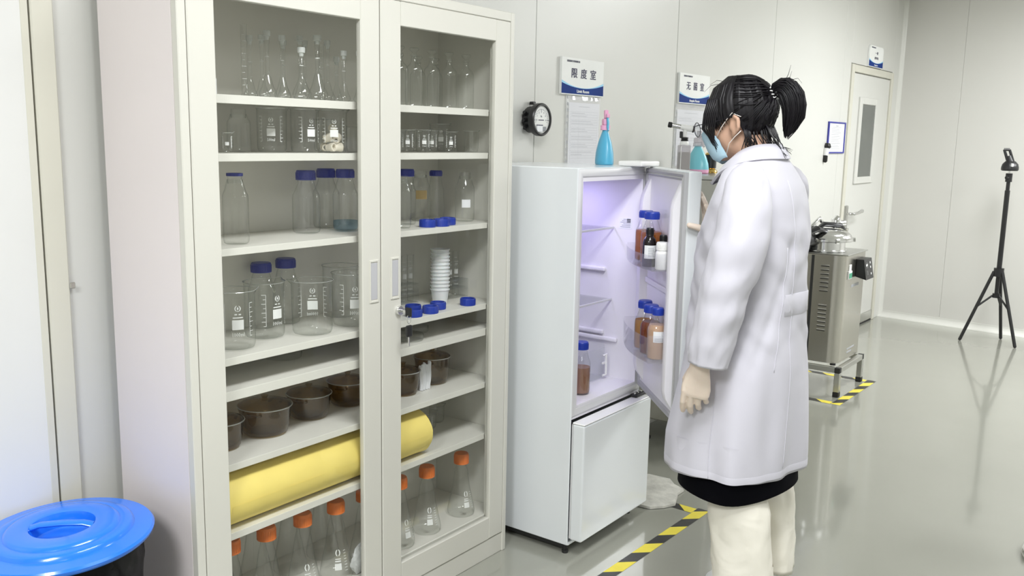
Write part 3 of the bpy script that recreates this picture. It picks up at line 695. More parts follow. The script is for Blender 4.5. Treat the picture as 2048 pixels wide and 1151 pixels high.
# tubes in acrylic racks
def tube_rack(label, loc, wx, wy, hh):
    t = thing('tube_rack', label, 'rack', loc)
    for z in (0.002, hh*0.55, hh): MB().box(-wx/2, wx/2, -wy/2, wy/2, z, z+0.0025, 0.0006).build('tier', G_acryl, t)
    for s in (-1, 1): MB().box(s*wx/2-0.0015, s*wx/2+0.0015, -wy/2, wy/2, 0, hh+0.0025, 0.0006).build('end_plate', G_acryl, t)
    return t
tube_rack('clear acrylic rack holding colour tubes at the right end', (2.281, 1.945, S['D']), 0.122, 0.058, 0.060)
tube_rack('clear acrylic rack at the left behind the blue screw rings', (1.985, 1.925, S['D']), 0.080, 0.045, 0.045)
tube_rack('clear acrylic rack holding tubes behind the blue screw rings, in the middle', (2.090, 1.985, S['D']), 0.110, 0.050, 0.062)
for x, y, lab in ((2.250, 1.945, 'glass colour tube, left of the three in the right rack'), (2.280, 1.945, 'glass colour tube, middle of the three in the right rack'), (2.311, 1.945, 'glass colour tube, right of the three in the right rack'),
                  (2.050, 1.985, 'dim glass tube, first from the left in the middle rack'), (2.077, 1.985, 'dim glass tube, second in the middle rack'), (2.104, 1.985, 'dim glass tube, third in the middle rack'), (2.131, 1.985, 'dim glass tube, fourth and next to the cup stack')):
    cylinder(lab, (x, y, S['D']+0.0050), 0.0105, 0.150, foot=False, group='colour tubes in acrylic racks', name='glass_tube', cat='tube')
# narrow shelf: a few flat glass pieces and a roll of tubing bag
for x, y, r, lab in ((1.99, 1.86, 0.045, 'flat glass dish behind the right door on the narrow shelf'), (2.09, 1.93, 0.045, 'second flat glass dish set back on the narrow shelf'), (1.60, 1.97, 0.05, 'wide flat glass dish deep on the narrow shelf, left door')):
    t = thing('glass_dish', lab, 'dish', (x, y, S['E'])); MB().lathe([(0, 0.002), (r*0.97, 0.001), (r, 0.003), (r, 0.016), (r*0.97, 0.017)], 36).build('wall', G_clear, t)
    MB().lathe([(r*1.03, 0.010), (r*1.03, 0.0185), (r*1.0, 0.0195), (0, 0.0195)], 36).build('lid', G_clear, t)
# bowls of smoked glass with clear lids
def bowl(label, loc, r, h, lid=True):
    t = thing('glass_casserole', label, 'bowl', loc)
    MB().lathe([(0, 0.003), (r*0.70, 0.002), (r*0.82, 0.008), (r*0.89, 0.026), (r*0.95, h*0.85), (r, h), (r*0.96, h-0.001), (r*0.91, h*0.8), (r*0.84, 0.028), (r*0.6, 0.008), (0, 0.007)], 40).build('body', G_brown, t)
    m = MB(); m.tube([(r*math.cos(a), r*math.sin(a), h) for a in [2*PI*i/48 for i in range(48)]], 0.0016, 6, closed=True); m.build('rim', G_rim, t)
    for s in (-1, 1):
        a = 0.5+(0 if s > 0 else PI); m = MB()
        m.tube([(r*0.96*math.cos(a-0.25), r*0.96*math.sin(a-0.25), h*0.86), (r*1.22*math.cos(a-0.16), r*1.22*math.sin(a-0.16), h*0.90), (r*1.22*math.cos(a+0.16), r*1.22*math.sin(a+0.16), h*0.90), (r*0.96*math.cos(a+0.25), r*0.96*math.sin(a+0.25), h*0.86)], 0.004, 8); m.build('handle', G_brown, t)
    if lid:
        MB().lathe([(r*0.99, h+0.001), (r*0.9, h+0.006), (r*0.55, h+0.013), (0.012, h+0.017), (0.006, h+0.019), (0.010, h+0.026), (0, h+0.028)], 36).build('lid', G_brown, t)
    return t
bowl('smoked glass bowl cut by the left cabinet frame', (1.352, 1.915, S['F']), 0.058, 0.072)
bowl('large smoked glass bowl with a lid, nearest and most complete of the set', (1.498, 1.925, S['F']), 0.072, 0.078)
bowl('smoked glass bowl with a loop handle right of the large one', (1.668, 1.945, S['F']), 0.064, 0.070)
bowl('smoked glass bowl against the left door stile', (1.827, 1.955, S['F']), 0.062, 0.072)
bowl('smoked glass pot with a wide lid behind the right door', (2.172, 1.925, S['F']), 0.060, 0.088)
bowl('smoked glass bowl wrapped by a pale cloth behind the right door', (2.012, 1.905, S['F']), 0.055, 0.074)
t = thing('folded_cloth', 'pale folded cloth against the smoked bowl behind the right door', 'cloth', (2.087, 1.885, S['F']))
m = MB(); wv = lambda i, q: Vector((-0.024+0.048*i/24+0.003*math.sin(q*5), -0.006+0.0055*math.sin(i*1.15+q*1.7)*(1-0.35*q)-0.004*q, 0.001+0.082*q-0.006*q*math.sin(i*0.5)))
m.loft([[wv(i, q/8) for i in range(25)] for q in range(9)], False, False, False)
m.loft([[wv(i, q/8)+Vector((0, 0.004, 0)) for i in range(25)] for q in range(9)], False, False, False).build('folds', M_paper, t)
m = MB(); m.tube([wv(i, 1.0)+Vector((0, 0.002, 0)) for i in range(25)], 0.0032, 6); m.build('rolled_edge', M_paper, t)
# yellow paper roll
rl = thing('paper_roll', 'large roll of yellow wrapping paper lying on the lowest shelf behind both doors', 'paper', (1.262, 1.848, S['G']))
RR = 0.0670; m = MB(); rings = []
for i in range(61):
    x = 0.752*i/60; ring_ = []
    for k in range(40):
        a = 2*PI*k/40
        d = 0.0022*noise.noise(Vector((x*7, math.cos(a)*2, math.sin(a)*2)))+0.0012*noise.noise(Vector((x*25, math.cos(a)*6, math.sin(a)*6)))
        e = 1.0+0.02*math.cos(5*a+0.4)*sstep(0.70, 0.752, x)
        ring_.append(Vector((x, (RR+d)*e*math.sin(a), RR+0.002+(RR+d)*e*math.cos(a))))
    rings.append(ring_)
m.loft(rings, False)
for xe in (0.0, 0.752):                                # spiral ends: outer wall turning in to the hollow core
    m.loft([[Vector((xe, (RR*q)*math.sin(2*PI*k/40), RR+0.002+(RR*q)*math.cos(2*PI*k/40))) for k in range(40)] for q in (0.99, 0.8, 0.55, 0.35)], False)
m.build('rolled_sheets', M_yellow, rl)
m = MB(); m.loft([[Vector((x, -RR*math.sin(a)*1.012-0.0, RR+0.002-RR*1.012*math.cos(a))) for x in (0.02, 0.25, 0.5, 0.73)] for a in [0.15+0.16*i for i in range(10)]], False, False, False)
m.build('loose_edge', M_yellow, rl)
MB().tube([(0.745, 0, RR+0.002), (0.756, 0, RR+0.002)], RR*0.36, 24).build('core', M_rag, rl)
beaker('tiny beaker behind the right end of the yellow roll, left one', (2.108, 1.955, S['G']), 0.028, 0.085, '100ml')
beaker('tiny beaker behind the right end of the yellow roll, right one', (2.205, 1.975, S['G']), 0.030, 0.055, '50ml')
beaker('tiny beaker farthest back right of the yellow roll', (2.275, 1.995, S['G']), 0.026, 0.06)
# cabinet floor: conical flasks
EF = [(1.318, 1.845, 'orange-capped conical flask cut by the left cabinet frame'), (1.430, 1.845, 'orange-capped conical flask second from the left on the cabinet floor'), (1.552, 1.845, 'orange-capped conical flask third from the left on the cabinet floor'), (1.673, 1.845, 'orange-capped conical flask left of the white film bag'),
      (1.790, 1.85, 'orange-capped conical flask hidden behind the left door stile'), (1.932, 1.845, 'orange-capped conical flask half cut by the right door stile'), (2.062, 1.848, 'orange-capped conical flask in the middle of the right door'), (2.236, 1.850, 'orange-capped conical flask at the right end of the cabinet floor')]
for k, (x, y, lab) in enumerate(EF): erlenmeyer(lab, (x, y, Z0), 0.0485 if k < 6 else 0.0460, 0.237-0.0035*k if k < 7 else 0.211, facing=FACE+(0.2, 0.5, 0.3, 0.1, 0, 0.6, 0.15, 0.35)[k])
for x, y, lab in ((1.372, 1.975, 'back row conical flask behind the first two, left door'), (1.492, 1.975, 'back row conical flask behind the second and third, left door'), (1.612, 1.975, 'back row conical flask behind the third and fourth, left door'), (1.735, 1.975, 'back row conical flask by the left door stile'), (1.995, 1.975, 'back row conical flask behind the right door')):
    t = erlenmeyer(lab, (x, y, Z0), 0.0485, 0.235, print_=False)
m = MB(); rings = []
for i in range(13):
    u = i/12; rad = 0.034*math.sin(PI*min(1, 0.15+u*0.95))**0.6
    rings.append([Vector((1.35*rad*math.cos(2*PI*k/24)*(1+0.12*math.sin(5*k+i)), 0.55*rad*math.sin(2*PI*k/24)*(1+0.2*math.sin(3*k+2*i)), 0.006+0.095*u+0.004*math.sin(k*2.1+i))) for k in range(24)])
m.loft(rings, True); o = m.build('film_bag', M_wbag, None, (1.735, 1.802, Z0)); o.scale = (1, 0.62, 1); tag(o, 'crumpled white net film bag on the cabinet floor by the left door stile', 'bag')

# ------------------------------------------------------------------ refrigerator
FX0, FX1, FY0, FY1, FZ0, FZ1 = 2.455, 2.925, 1.562, 2.045, 0.035, 1.310
fr = thing('refrigerator', 'white two-door refrigerator with its upper door swung open beside the cabinet', 'refrigerator', (FX0, FY0, 0))
fwid, fdep = FX1-FX0, FY1-FY0
m = MB()
m.box(0, 0.006, 0, fdep, FZ0, FZ1, 0.003).box(fwid-0.006, fwid, 0, fdep, FZ0, FZ1, 0.003)
m.box(0.006, fwid-0.006, 0.0, fdep, FZ1-0.006, FZ1, 0.002).box(0.006, fwid-0.006, fdep-0.01, fdep, FZ0, FZ1-0.006).box(0.006, fwid-0.006, 0.0, fdep-0.01, FZ0, FZ0+0.01)
m.build('outer_shell', M_fridge, fr)
IX0, IX1, IZ0, IZ1, IY1 = 0.036, 0.434, 0.522, 1.266, 0.405
m = MB()
m.box(0.006, IX0, 0.002, IY1, 0.478, FZ1-0.006).box(IX1, fwid-0.006, 0.002, IY1, 0.478, FZ1-0.006).box(IX0, IX1, 0.002, IY1, IZ1, FZ1-0.006).box(IX0, IX1, 0.002, IY1, 0.478, IZ0).box(0.006, fwid-0.006, IY1, fdep-0.01, 0.478, FZ1-0.006)
m.build('liner', M_liner, fr)
m = MB()                                               # painted front rim, mitred round the opening
def rimring(a, y): return [Vector((a, y, 0.484+a)), Vector((fwid-a, y, 0.484+a)), Vector((fwid-a, y, FZ1-a)), Vector((a, y, FZ1-a))]
m.loft([rimring(0.0035, 0.001), rimring(0.008, -0.002), rimring(0.026, -0.002), rimring(0.030, 0.001)], False)
m.build('front_rim', M_frim, fr)
for zc, yc, x0_, yl in ((0.927, 0.19, 0.0, 0.22), (0.690, 0.19, 0.0, 0.22), (0.667, 0.13, 0.0, 0.26)):   # moulded rails on both side walls
    for xa, xb in ((IX1-0.014, IX1), (IX0, IX0+0.014)): MB().box(xa, xb, yc-0.05, yc+yl-0.05, zc-0.008, zc+0.008, 0.005, 2).build('shelf_rail', M_liner, fr)
for z in (1.086, 0.820):
    m = MB(); m.box(IX0+0.002, IX1-0.002, 0.115, IY1-0.004, z-0.004, z, 0.001); m.build('glass_shelf', G_pane, fr)
    MB().box(IX0+0.002, IX1-0.002, 0.111, 0.115, z-0.006, z+0.002, 0.001).build('shelf_trim', M_frim, fr)
MB().box(IX0+0.002, IX0+0.06, 0.105, 0.135, 1.078, 1.098, 0.004, 2).build('shelf_clip', M_white, fr)
m = MB(); m.box(IX0+0.01, IX1-0.035, 0.112, 0.1155, 0.530, 0.640, 0.001).box(IX0+0.01, IX1-0.03, 0.115, 0.37, 0.527, 0.530).box(IX0+0.01, IX0+0.0135, 0.115, 0.37, 0.53, 0.65).box(IX1-0.0385, IX1-0.035, 0.115, 0.37, 0.53, 0.65)
m.build('crisper_drawer', G_acryl, fr)
m = MB(); m.tube([(IX1-0.055, 0.108, 0.612), (IX1-0.042, 0.103, 0.618), (IX1-0.040, 0.103, 0.575), (IX1-0.040, 0.103, 0.540), (IX1-0.055, 0.108, 0.537)], 0.0045, 8).box(IX1-0.058, IX1-0.04, 0.105, 0.112, 0.580, 0.587, 0.001); m.build('crisper_handle', M_white, fr)
m = MB(); m.box(IX1-0.0008, IX1+0.0, 0.040, 0.092, 1.083, 1.122); m.mi = 1
for k in range(6): m.box(IX1-0.0011, IX1-0.0008, 0.045, 0.087-0.006*(k % 3), 1.088+0.0055*k, 1.0905+0.0055*k)
m.box(IX1-0.0011, IX1-0.0008, 0.045, 0.060, 1.105, 1.12); m.build('rating_sticker', [M_paper, M_inkg], fr)
MB().box(0.16, 0.31, 0.2, 0.35, IZ1-0.006, IZ1-0.001, 0.001).build('lamp_cover', M_white, fr)
# lower (freezer) door, closed
fd = empty_part('freezer_door', fr)
m = MB(); m.box(0.004, fwid-0.002, -0.052, -0.006, 0.058, 0.466, 0.006, 3); m.build('door_panel', M_fridge, fd)
MB().box(0.008, fwid-0.006, -0.007, 0.0, 0.060, 0.464, 0.001).build('gasket', M_frim, fd)
m = MB(); m.box(0.004, fwid-0.002, -0.052, -0.004, 0.466, 0.472, 0.0025); m.build('top_cap', M_white, fd)
m = MB(); m.box(fwid-0.075, fwid-0.004, -0.030, -0.002, 0.473, 0.483, 0.002); m.mi = 1
for k in range(3): m.lathe([(0, 0), (0.005, 0), (0.005, 0.010), (0, 0.012)], 12, fwid-0.064+0.022*k, -0.016, 0.478)
m.build('middle_hinge', [M_blackm, M_chrome], fr)
for x in (0.02, fwid-0.02):
    m = MB(); m.lathe([(0, 0), (0.011, 0), (0.011, 0.010), (0.006, 0.012), (0.006, 0.036), (0, 0.036)], 16, x, 0.02, 0.0); m.lathe([(0, 0), (0.011, 0), (0.011, 0.010), (0.006, 0.012), (0.006, 0.036), (0, 0.036)], 16, x, fdep-0.05, 0.0); m.build('foot', M_blackm, fr)
MB().box(0.02, fwid-0.02, 0.03, fdep-0.02, 0.012, 0.036).build('base_plate', M_blackm, fr)
m = MB(); m.box(fwid-0.135, fwid-0.004, -0.045, 0.05, FZ1+0.001, FZ1+0.019, 0.005, 2); m.build('hinge_cover', M_white, fr)
# upper door, hinged on the right and opened about 43 degrees
DA = math.radians(43)
ud = empty_part('upper_door', fr, (0.450, -0.017, 0), DA)
DW, DZ0, DZ1 = 0.462, 0.507, 1.309
m = MB(); m.box(-DW, 0.012, -0.040, 0.002, DZ0, DZ1, 0.005, 3); m.build('door_panel', M_fridge, ud)
m = MB()
def fring(a, y): return [Vector((-DW+a, y, DZ0+a)), Vector((0.008-a, y, DZ0+a)), Vector((0.008-a, y, DZ1-a)), Vector((-DW+a, y, DZ1-a))]
m.loft([fring(0.004, 0.002), fring(0.004, 0.014), fring(0.010, 0.017), fring(0.018, 0.013), fring(0.022, 0.017), fring(0.030, 0.010), fring(0.030, 0.002)], False)
m.build('gasket', M_gasket, ud)
# moulded inner liner: raised side walls with sloping tops
m = MB(); m.box(-DW+0.028, -0.022, 0.002, 0.012, DZ0+0.028, DZ1-0.028, 0.002)
for xa, xb in ((-DW+0.030, -DW+0.066), (-0.062, -0.026)):
    pr_ = [(0.010, DZ0+0.034), (0.037, DZ0+0.075), (0.042, DZ0+0.10), (0.042, DZ1-0.12), (0.037, DZ1-0.095), (0.010, DZ1-0.034)]
    ins = 0.007
    def sec(x, k): return [Vector((x, 0.010+(p[0]-0.010)*k, p[1])) for p in pr_]
    m.loft([sec(xa, 0.88), sec(xa+ins, 1), sec(xb-ins, 1), sec(xb, 0.88)], True)
m.box(-DW+0.066, -0.062, 0.012, 0.020, 0.905, 0.925, 0.004, 2)
m.build('liner', M_liner, ud)
def door_rack(z, hgt):
    R = bpy.data.objects.new('door_rack', None)
    a, b = -DW+0.067, -0.063; m = MB(); bow = lambda x: 0.088+0.022*(1-((x-(a+b)/2)/((b-a)/2))**2)
    xs = [a+(b-a)*i/16 for i in range(17)]
    fr_ = [[Vector((x, bow(x)-0.006, z)) for x in xs], [Vector((x, bow(x), z+0.004)) for x in xs], [Vector((x, bow(x)+0.004, z+hgt)) for x in xs], [Vector((x, bow(x)+0.002, z+hgt)) for x in xs], [Vector((x, bow(x)-0.002, z+0.005)) for x in xs]]
    m.loft(fr_, False, False, False)
    m.loft([[Vector((x, 0.013, z)) for x in xs], [Vector((x, bow(x)-0.004, z)) for x in xs], [Vector((x, bow(x)-0.004, z+0.003)) for x in xs], [Vector((x, 0.013, z+0.003)) for x in xs]], False, False, False)
    m.box(a, a+0.0025, 0.013, 0.089, z, z+hgt+0.006, 0.0008).box(b-0.0025, b, 0.013, 0.089, z, z+hgt+0.006, 0.0008)
    bpy.data.objects.remove(R)
    o = m.build('door_rack', G_plas, ud)
    return o
RZ1, RZ2 = 0.990, 0.690
door_rack(RZ1, 0.050); door_rack(RZ2, 0.085)
HX, HY = FX0+0.450, FY0-0.017
def on_door(lx, ly): return (HX+math.cos(DA)*lx-math.sin(DA)*ly, HY+math.sin(DA)*lx+math.cos(DA)*ly)
def P3(lx, ly, z): x, y = on_door(lx, ly); return (x, y, z)
lab_bottle('amber media bottle with blue cap, farther one on the upper door rack', P3(-0.165, 0.052, RZ1+0.004), 0.034, 0.172, M_blueb, 0.024, L_amber, 0.62, rc=0.0235)
lab_bottle('amber media bottle with blue cap, nearer one behind the black bottle', P3(-0.243, 0.052, RZ1+0.004), 0.035, 0.174, M_blueb, 0.024, L_amber, 0.62, rc=0.0245)
def dark_bottle(label, loc, r, h, labelled):
    t = thing('reagent_bottle', label, 'bottle', loc)
    MB().lathe([(0, 0), (r*0.95, 0), (r, 0.004), (r, h*0.62), (r*0.86, h*0.72), (r*0.5, h*0.80), (r*0.42, h*0.82), (0, h*0.82)], 32).build('body', M_blackbottle, t)
    capmesh(r*0.55, h*0.80, h*0.2).build('cap', M_black, t)
    if labelled:
        m = MB(); m.patch(FACE-1.1, FACE+1.2, h*0.22, h*0.56, r+0.0005, n=14); m.mi = 1
        for k in range(6): m.patch(FACE-0.5, FACE+0.5-0.1*(k % 3), h*(0.27+0.042*k), h*(0.285+0.042*k), r+0.0009, n=6)
        m.patch(FACE-0.9, FACE+0.9, h*0.245, h*0.25, r+0.0009, n=8); m.build('label', [M_paper, M_inkg], t, autosmooth=False)
    return t
dark_bottle('black reagent bottle with a white label on the upper door rack', P3(-0.301, 0.073, RZ1+0.004), 0.0225, 0.126, True)
dark_bottle('black bottle half hidden behind the white tub on the upper door rack', P3(-0.326, 0.034, RZ1+0.004), 0.0215, 0.106, False)
t = thing('plastic_jar', 'white plastic jar with a screw lid at the free end of the upper rack', 'jar', P3(-0.372, 0.050, RZ1+0.004))
MB().lathe([(0, 0), (0.018, 0), (0.0205, 0.003), (0.0205, 0.052), (0.018, 0.060), (0.014, 0.063), (0, 0.063)], 32).build('body', M_white, t)
capmesh(0.0185, 0.062, 0.026).build('lid', M_white, t)
lab_bottle('honey-coloured media bottle with blue cap, farthest on the lower door rack', P3(-0.196, 0.050, RZ2+0.004), 0.034, 0.168, M_blueb, 0.026, L_honey, 0.58, rc=0.0235)
lab_bottle('dark amber media bottle with blue cap, middle of the lower door rack', P3(-0.277, 0.050, RZ2+0.004), 0.035, 0.168, M_blueb, 0.026, L_dark, 0.66, rc=0.0245)
t = lab_bottle('plastic bottle of tan liquid with a smaller blue cap and white label', P3(-0.352, 0.048, RZ2+0.004), 0.0325, 0.172, M_blueb, 0.024, L_tan, 0.80, rc=0.0185, glass=G_plas, name='media_bottle')
m = MB(); m.patch(FACE-0.75, FACE+0.75, 0.062, 0.098, 0.0331, n=10); m.mi = 1
for k in range(3): m.patch(FACE-0.6, FACE+0.6, 0.066+0.004*k, 0.0672+0.004*k, 0.0335, n=6)
m.build('label', [M_paper, M_inkg], t, autosmooth=False)
lab_bottle('blue-capped bottle of brown liquid standing on the refrigerator floor', (2.622, 1.632, 0.523), 0.0325, 0.185, M_blueb, 0.026, L_rose, 0.52, rc=0.0235)
t = thing('amber_bottle', 'dark amber bottle behind the door frame on the lower glass shelf', 'bottle', (2.742, 1.765, 0.8205))
MB().lathe([(0, 0), (0.034, 0), (0.036, 0.004), (0.036, 0.085), (0.030, 0.105), (0.015, 0.118), (0.015, 0.125), (0, 0.125)], 28).build('body', M_amberglass, t)
m = MB()
for k in range(12): m.ball((-0.0345*1.0, -0.012, 0.006+0.0105*k), 0.0048, seg=8, rings=6)
m.build('beaded_edge', M_white, t)
capmesh(0.017, 0.123, 0.018).build('cap', M_black, t)

# things on top of the refrigerator and of the oven behind it
def spray_bottle(label, loc, body, base, trig, rz=0.0, k=1.0):
    t = thing('spray_bottle', label, 'bottle', loc, rz)
    prof = [(0.0, 0.0), (0.046, 0.0), (0.050, 0.004), (0.050, 0.018), (0.047, 0.045), (0.036, 0.080), (0.022, 0.108), (0.015, 0.122), (0.0145, 0.130), (0, 0.130)]
    m = MB(); m.lathe(prof, 32, sx=1.0, sy=0.62)
    if base:
        for f in m.bm.faces:
            if f.calc_center_median().z < 0.018: f.material_index = 1
    m.build('body', [body, base or body], t)
    MB().lathe([(0.0165, 0.124), (0.0175, 0.125), (0.0175, 0.140), (0.015, 0.142), (0, 0.142)], 24).build('collar', trig, t)
    m = MB(); m.box(-0.013, 0.016, -0.010, 0.010, 0.141, 0.165, 0.005, 2).box(-0.012, 0.005, -0.007, 0.007, 0.165, 0.196, 0.004, 2).box(-0.030, -0.012, -0.006, 0.006, 0.168, 0.182, 0.003, 2); m.build('head', trig, t)
    m = MB(); m.tube([(-0.020, 0, 0.168), (-0.026, 0, 0.150), (-0.024, 0, 0.135), (-0.030, 0, 0.122)], [0.004, 0.0045, 0.0045, 0.003], 8, flat=1.6); m.build('trigger', body, t)
    return t
o = spray_bottle('blue spray bottle with a pink trigger head standing on the refrigerator', (2.885, 1.725, 1.3105), M_cyan, None, M_rose, 0.9)
for ch in o.children:
    if ch.name.startswith('head'): ch.data.materials[0] = M_rose
m = MB(); m.box(0.0, 0.0007, -0.017, 0.017, 0, 0.044); m.mi = 1
for k in range(7): m.box(-0.0005, 0.0, -0.013, 0.013-0.003*(k % 3), 0.006+0.005*k, 0.0075+0.005*k)
m.build('printed_label', [M_paper, M_inkg], o, (0.045, -0.012, 0.014), -0.9)
# stainless drying oven behind the open door
ov = thing('drying_oven', 'stainless steel drying oven standing behind the opened refrigerator door', 'oven', (3.70, 1.615, 0))
OW = 0.56
m = MB(); m.box(0, OW, 0, 0.375, 0.11, 1.236, 0.006, 2); m.build('body', M_steel, ov)
MB().box(-0.004, OW+0.004, -0.004, 0.379, 1.236, 1.254, 0.004, 2).build('top_plate', M_steelf, ov)
for x in (0.04, OW-0.04):
    for y in (0.04, 0.335): MB().lathe([(0, 0), (0.022, 0), (0.022, 0.01), (0.012, 0.014), (0.012, 0.11), (0, 0.11)], 14, x, y, 0).build('foot', M_blackm, ov)
MB().box(0.05, OW-0.05, -0.022, 0.0, 0.2, 0.98, 0.006, 2).build('door_panel', M_steelf, ov)
MB().tube([(0.09, -0.022, 0.45), (0.09, -0.055, 0.46), (0.09, -0.055, 0.72), (0.09, -0.022, 0.73)], 0.008, 10).build('handle', M_chrome, ov)
m = MB(); m.box(-0.006, 0.0, 0.10, 0.27, 0.98, 1.10, 0.003); m.mi = 1; m.box(-0.009, -0.004, 0.115, 0.255, 0.99, 1.09, 0.002); m.build('side_vent', [M_white, M_blackm], ov)
# butane torch
to = thing('burner_torch', 'white gas burner torch on a square translucent tank on the oven', 'torch', (3.815, 1.862, 1.2545), 0.0)
to.scale = (0.93, 0.93, 0.93)
TM = Matrix.Rotation(-0.75, 4, 'Z')
m = MB(); m.box(-0.026, 0.026, -0.026, 0.026, 0.001, 0.138, 0.005, 2, mat=TM); m.build('tank', G_frost, to)
m = MB(); m.box(-0.0235, 0.0235, -0.0235, 0.0235, 0.004, 0.105, 0.003, mat=TM); m.build('liquid', L_grey, to)
MB().box(-0.026, -0.0235, -0.026, -0.0235, 0.005, 0.132, mat=TM).build('seam', M_white, to)
MB().lathe([(0.021, 0.138), (0.0225, 0.141), (0.021, 0.152), (0.016, 0.158), (0, 0.158)], 28).build('collar', M_white, to)
MB().lathe([(0.0165, 0.157), (0.018, 0.159), (0.018, 0.165), (0.014, 0.167), (0.018, 0.169), (0.018, 0.175), (0.011, 0.177), (0, 0.177)], 28).build('valve_rings', M_black, to)
MB().lathe([(0.0095, 0.176), (0.0105, 0.180), (0.0095, 0.215), (0.011, 0.226), (0, 0.226)], 20).build('neck', M_white, to)
ax = Vector((-0.50, 0.85, 0.17)).normalized()
pp = lambda d: Vector((0.0, 0.0, 0.222))+ax*d
MB().tube([pp(-0.038), pp(-0.030), pp(0.005), pp(0.022)], [0.0135, 0.0145, 0.0140, 0.0120], 20).build('burner_body', M_white, to)
MB().tube([pp(-0.046), pp(-0.043), pp(-0.037)], [0.0135, 0.0165, 0.0165], 20).build('rear_knob', M_black, to)
MB().tube([pp(0.021), pp(0.072)], [0.0115, 0.0115], 20).build('flame_tube', M_chrome, to)
MB().tube([pp(0.064), pp(0.067), pp(0.082), pp(0.084), pp(0.068)], [0.0115, 0.0138, 0.0138, 0.0115, 0.009], 20).build('nozzle', M_black, to)
MB().box(0.0105, 0.025, -0.007, 0.007, 0.172, 0.204, 0.003, 2, mat=Matrix.Rotation(2.1, 4, 'Z')).build('trigger', M_black, to)
s2 = spray_bottle('teal spray bottle with a pink base standing on the oven beside the torch', (3.955, 1.860, 1.2545), M_teal, M_rose, M_white, 1.2)
s2.scale = (1.32, 1.32, 0.99)
for ch in s2.children:
    if ch.name.startswith(('head', 'collar', 'trigger')): ch.data.materials[0] = G_frost
gg = thing('handled_stamp', 'black and gold ornamental handle piece standing behind the teal spray bottle', 'ornament', (4.105, 1.86, 1.2545))
gg.scale = (0.93, 0.93, 0.93)
MB().lathe([(0, 0), (0.034, 0), (0.037, 0.004), (0.034, 0.012), (0.022, 0.020), (0.028, 0.026), (0, 0.026)], 28).build('base', M_gold, gg)
MB().lathe([(0, 0.022), (0.027, 0.022), (0.028, 0.026), (0.030, 0.092), (0, 0.092)], 28).build('shaft', M_black, gg)
m = MB(); m.lathe([(0.031, 0.090), (0.033, 0.094), (0.024, 0.102), (0, 0.102)], 24)
m.tube([(0.018, 0, 0.098), (0.012, 0, 0.112), (-0.012, 0, 0.128), (-0.036, 0, 0.134), (-0.052, 0, 0.130)], [0.012, 0.018, 0.017, 0.011, 0.003], 12, flat=0.8)
m.tube([(0.01, 0.004, 0.118), (0.030, 0.014, 0.128), (0.045, 0.02, 0.120)], [0.009, 0.010, 0.003], 10); m.build('gold_head', M_gold, gg)

# ------------------------------------------------------------------ things on the long wall
def on_wall(name, label, cat, x, z, off=0.0005):
    return thing(name, label, cat, wall_pt(x, off, z), WA)
def door_sign(label, x0, x1, z0, z1, big, small, cjk_size, tiny='某某某某医疗器械有限公司', two=None, round_=False):
    W, H = x1-x0, z1-z0
    t = on_wall('door_sign', label, 'sign', x0, z0, 0.001)
    m = MB()
    if round_:
        c = 0.03; poly = [(0, 0), (W, 0)]+[(W-c+c*math.sin(a*PI/12), H-c+c*math.cos(a*PI/12)) for a in range(6, -1, -1)]+[(c-c*math.sin(a*PI/12), H-c+c*math.cos(a*PI/12)) for a in range(0, 7)]
    else: poly = [(0, 0), (W, 0), (W, H), (0, H)]
    m.ext(poly, 0, 0.012, R90X); m.build('plate', M_print, t)
    arc = lambda u, a, b: a*H+(b-a)*H*(1-(2*u-1)**2)
    xs = [i/24 for i in range(25)]
    def band(lo, hi, y0, name, mat):
        m = MB(); m.loft([[Vector((W*u, -y0, lo(u))) for u in xs], [Vector((W*u, -y0, hi(u))) for u in xs]], False, False, False); m.build(name, mat, t)
    band(lambda u: 0.004, lambda u: arc(u, 0.32, 0.19), 0.0125, 'navy_band', M_navy)
    band(lambda u: arc(u, 0.32, 0.19), lambda u: arc(u, 0.385, 0.20), 0.0124, 'sky_blue_band', M_sky)
    text(small, 0.115*H if not round_ else 0.085*H, (W*0.5, -0.0128, H*0.105), M_print, t, bold=0.0, depth=0.0002, smear=0.0005, sx=1.15 if not round_ else 1.0)
    text(tiny, 0.056*H, (W*0.26, -0.0128, H*0.905), M_ink, t, depth=0.0002, bold=0.0002, sx=0.95)
    if two is None:
        for k, ch in enumerate(big): text(ch, cjk_size*H, (W*(0.285+0.225*k), -0.0128, H*0.575), M_ink, t, bold=0.0, depth=0.0002, sx=1.12, smear=0.0008)
    else:
        text(two[0], 0.14*H, (W*0.50, -0.0128, H*0.66), M_ink, t, depth=0.0002, space=1.3, sx=1.5, smear=0.0006)
        text(two[1], 0.12*H, (W*0.50, -0.0128, H*0.43), M_ink, t, depth=0.0002, sx=1.4, smear=0.0005)
    return t
door_sign('white and navy room sign reading Limit Room on the wall over the refrigerator', 3.075, 3.384, 1.5775, 1.7225, '限度室', 'Limit Room', 0.285)
door_sign("white and navy room sign reading Aseptic Room beside the woman's head", 4.069, 4.392, 1.5830, 1.7270, '无菌室', 'Aseptic Room', 0.285)
door_sign('small white and navy sign with rounded corners above the far door', 6.952, 7.285, 1.9635, 2.115, '', 'Changing Room', 0.2, two=('一更', '(更衣室)'), round_=True)
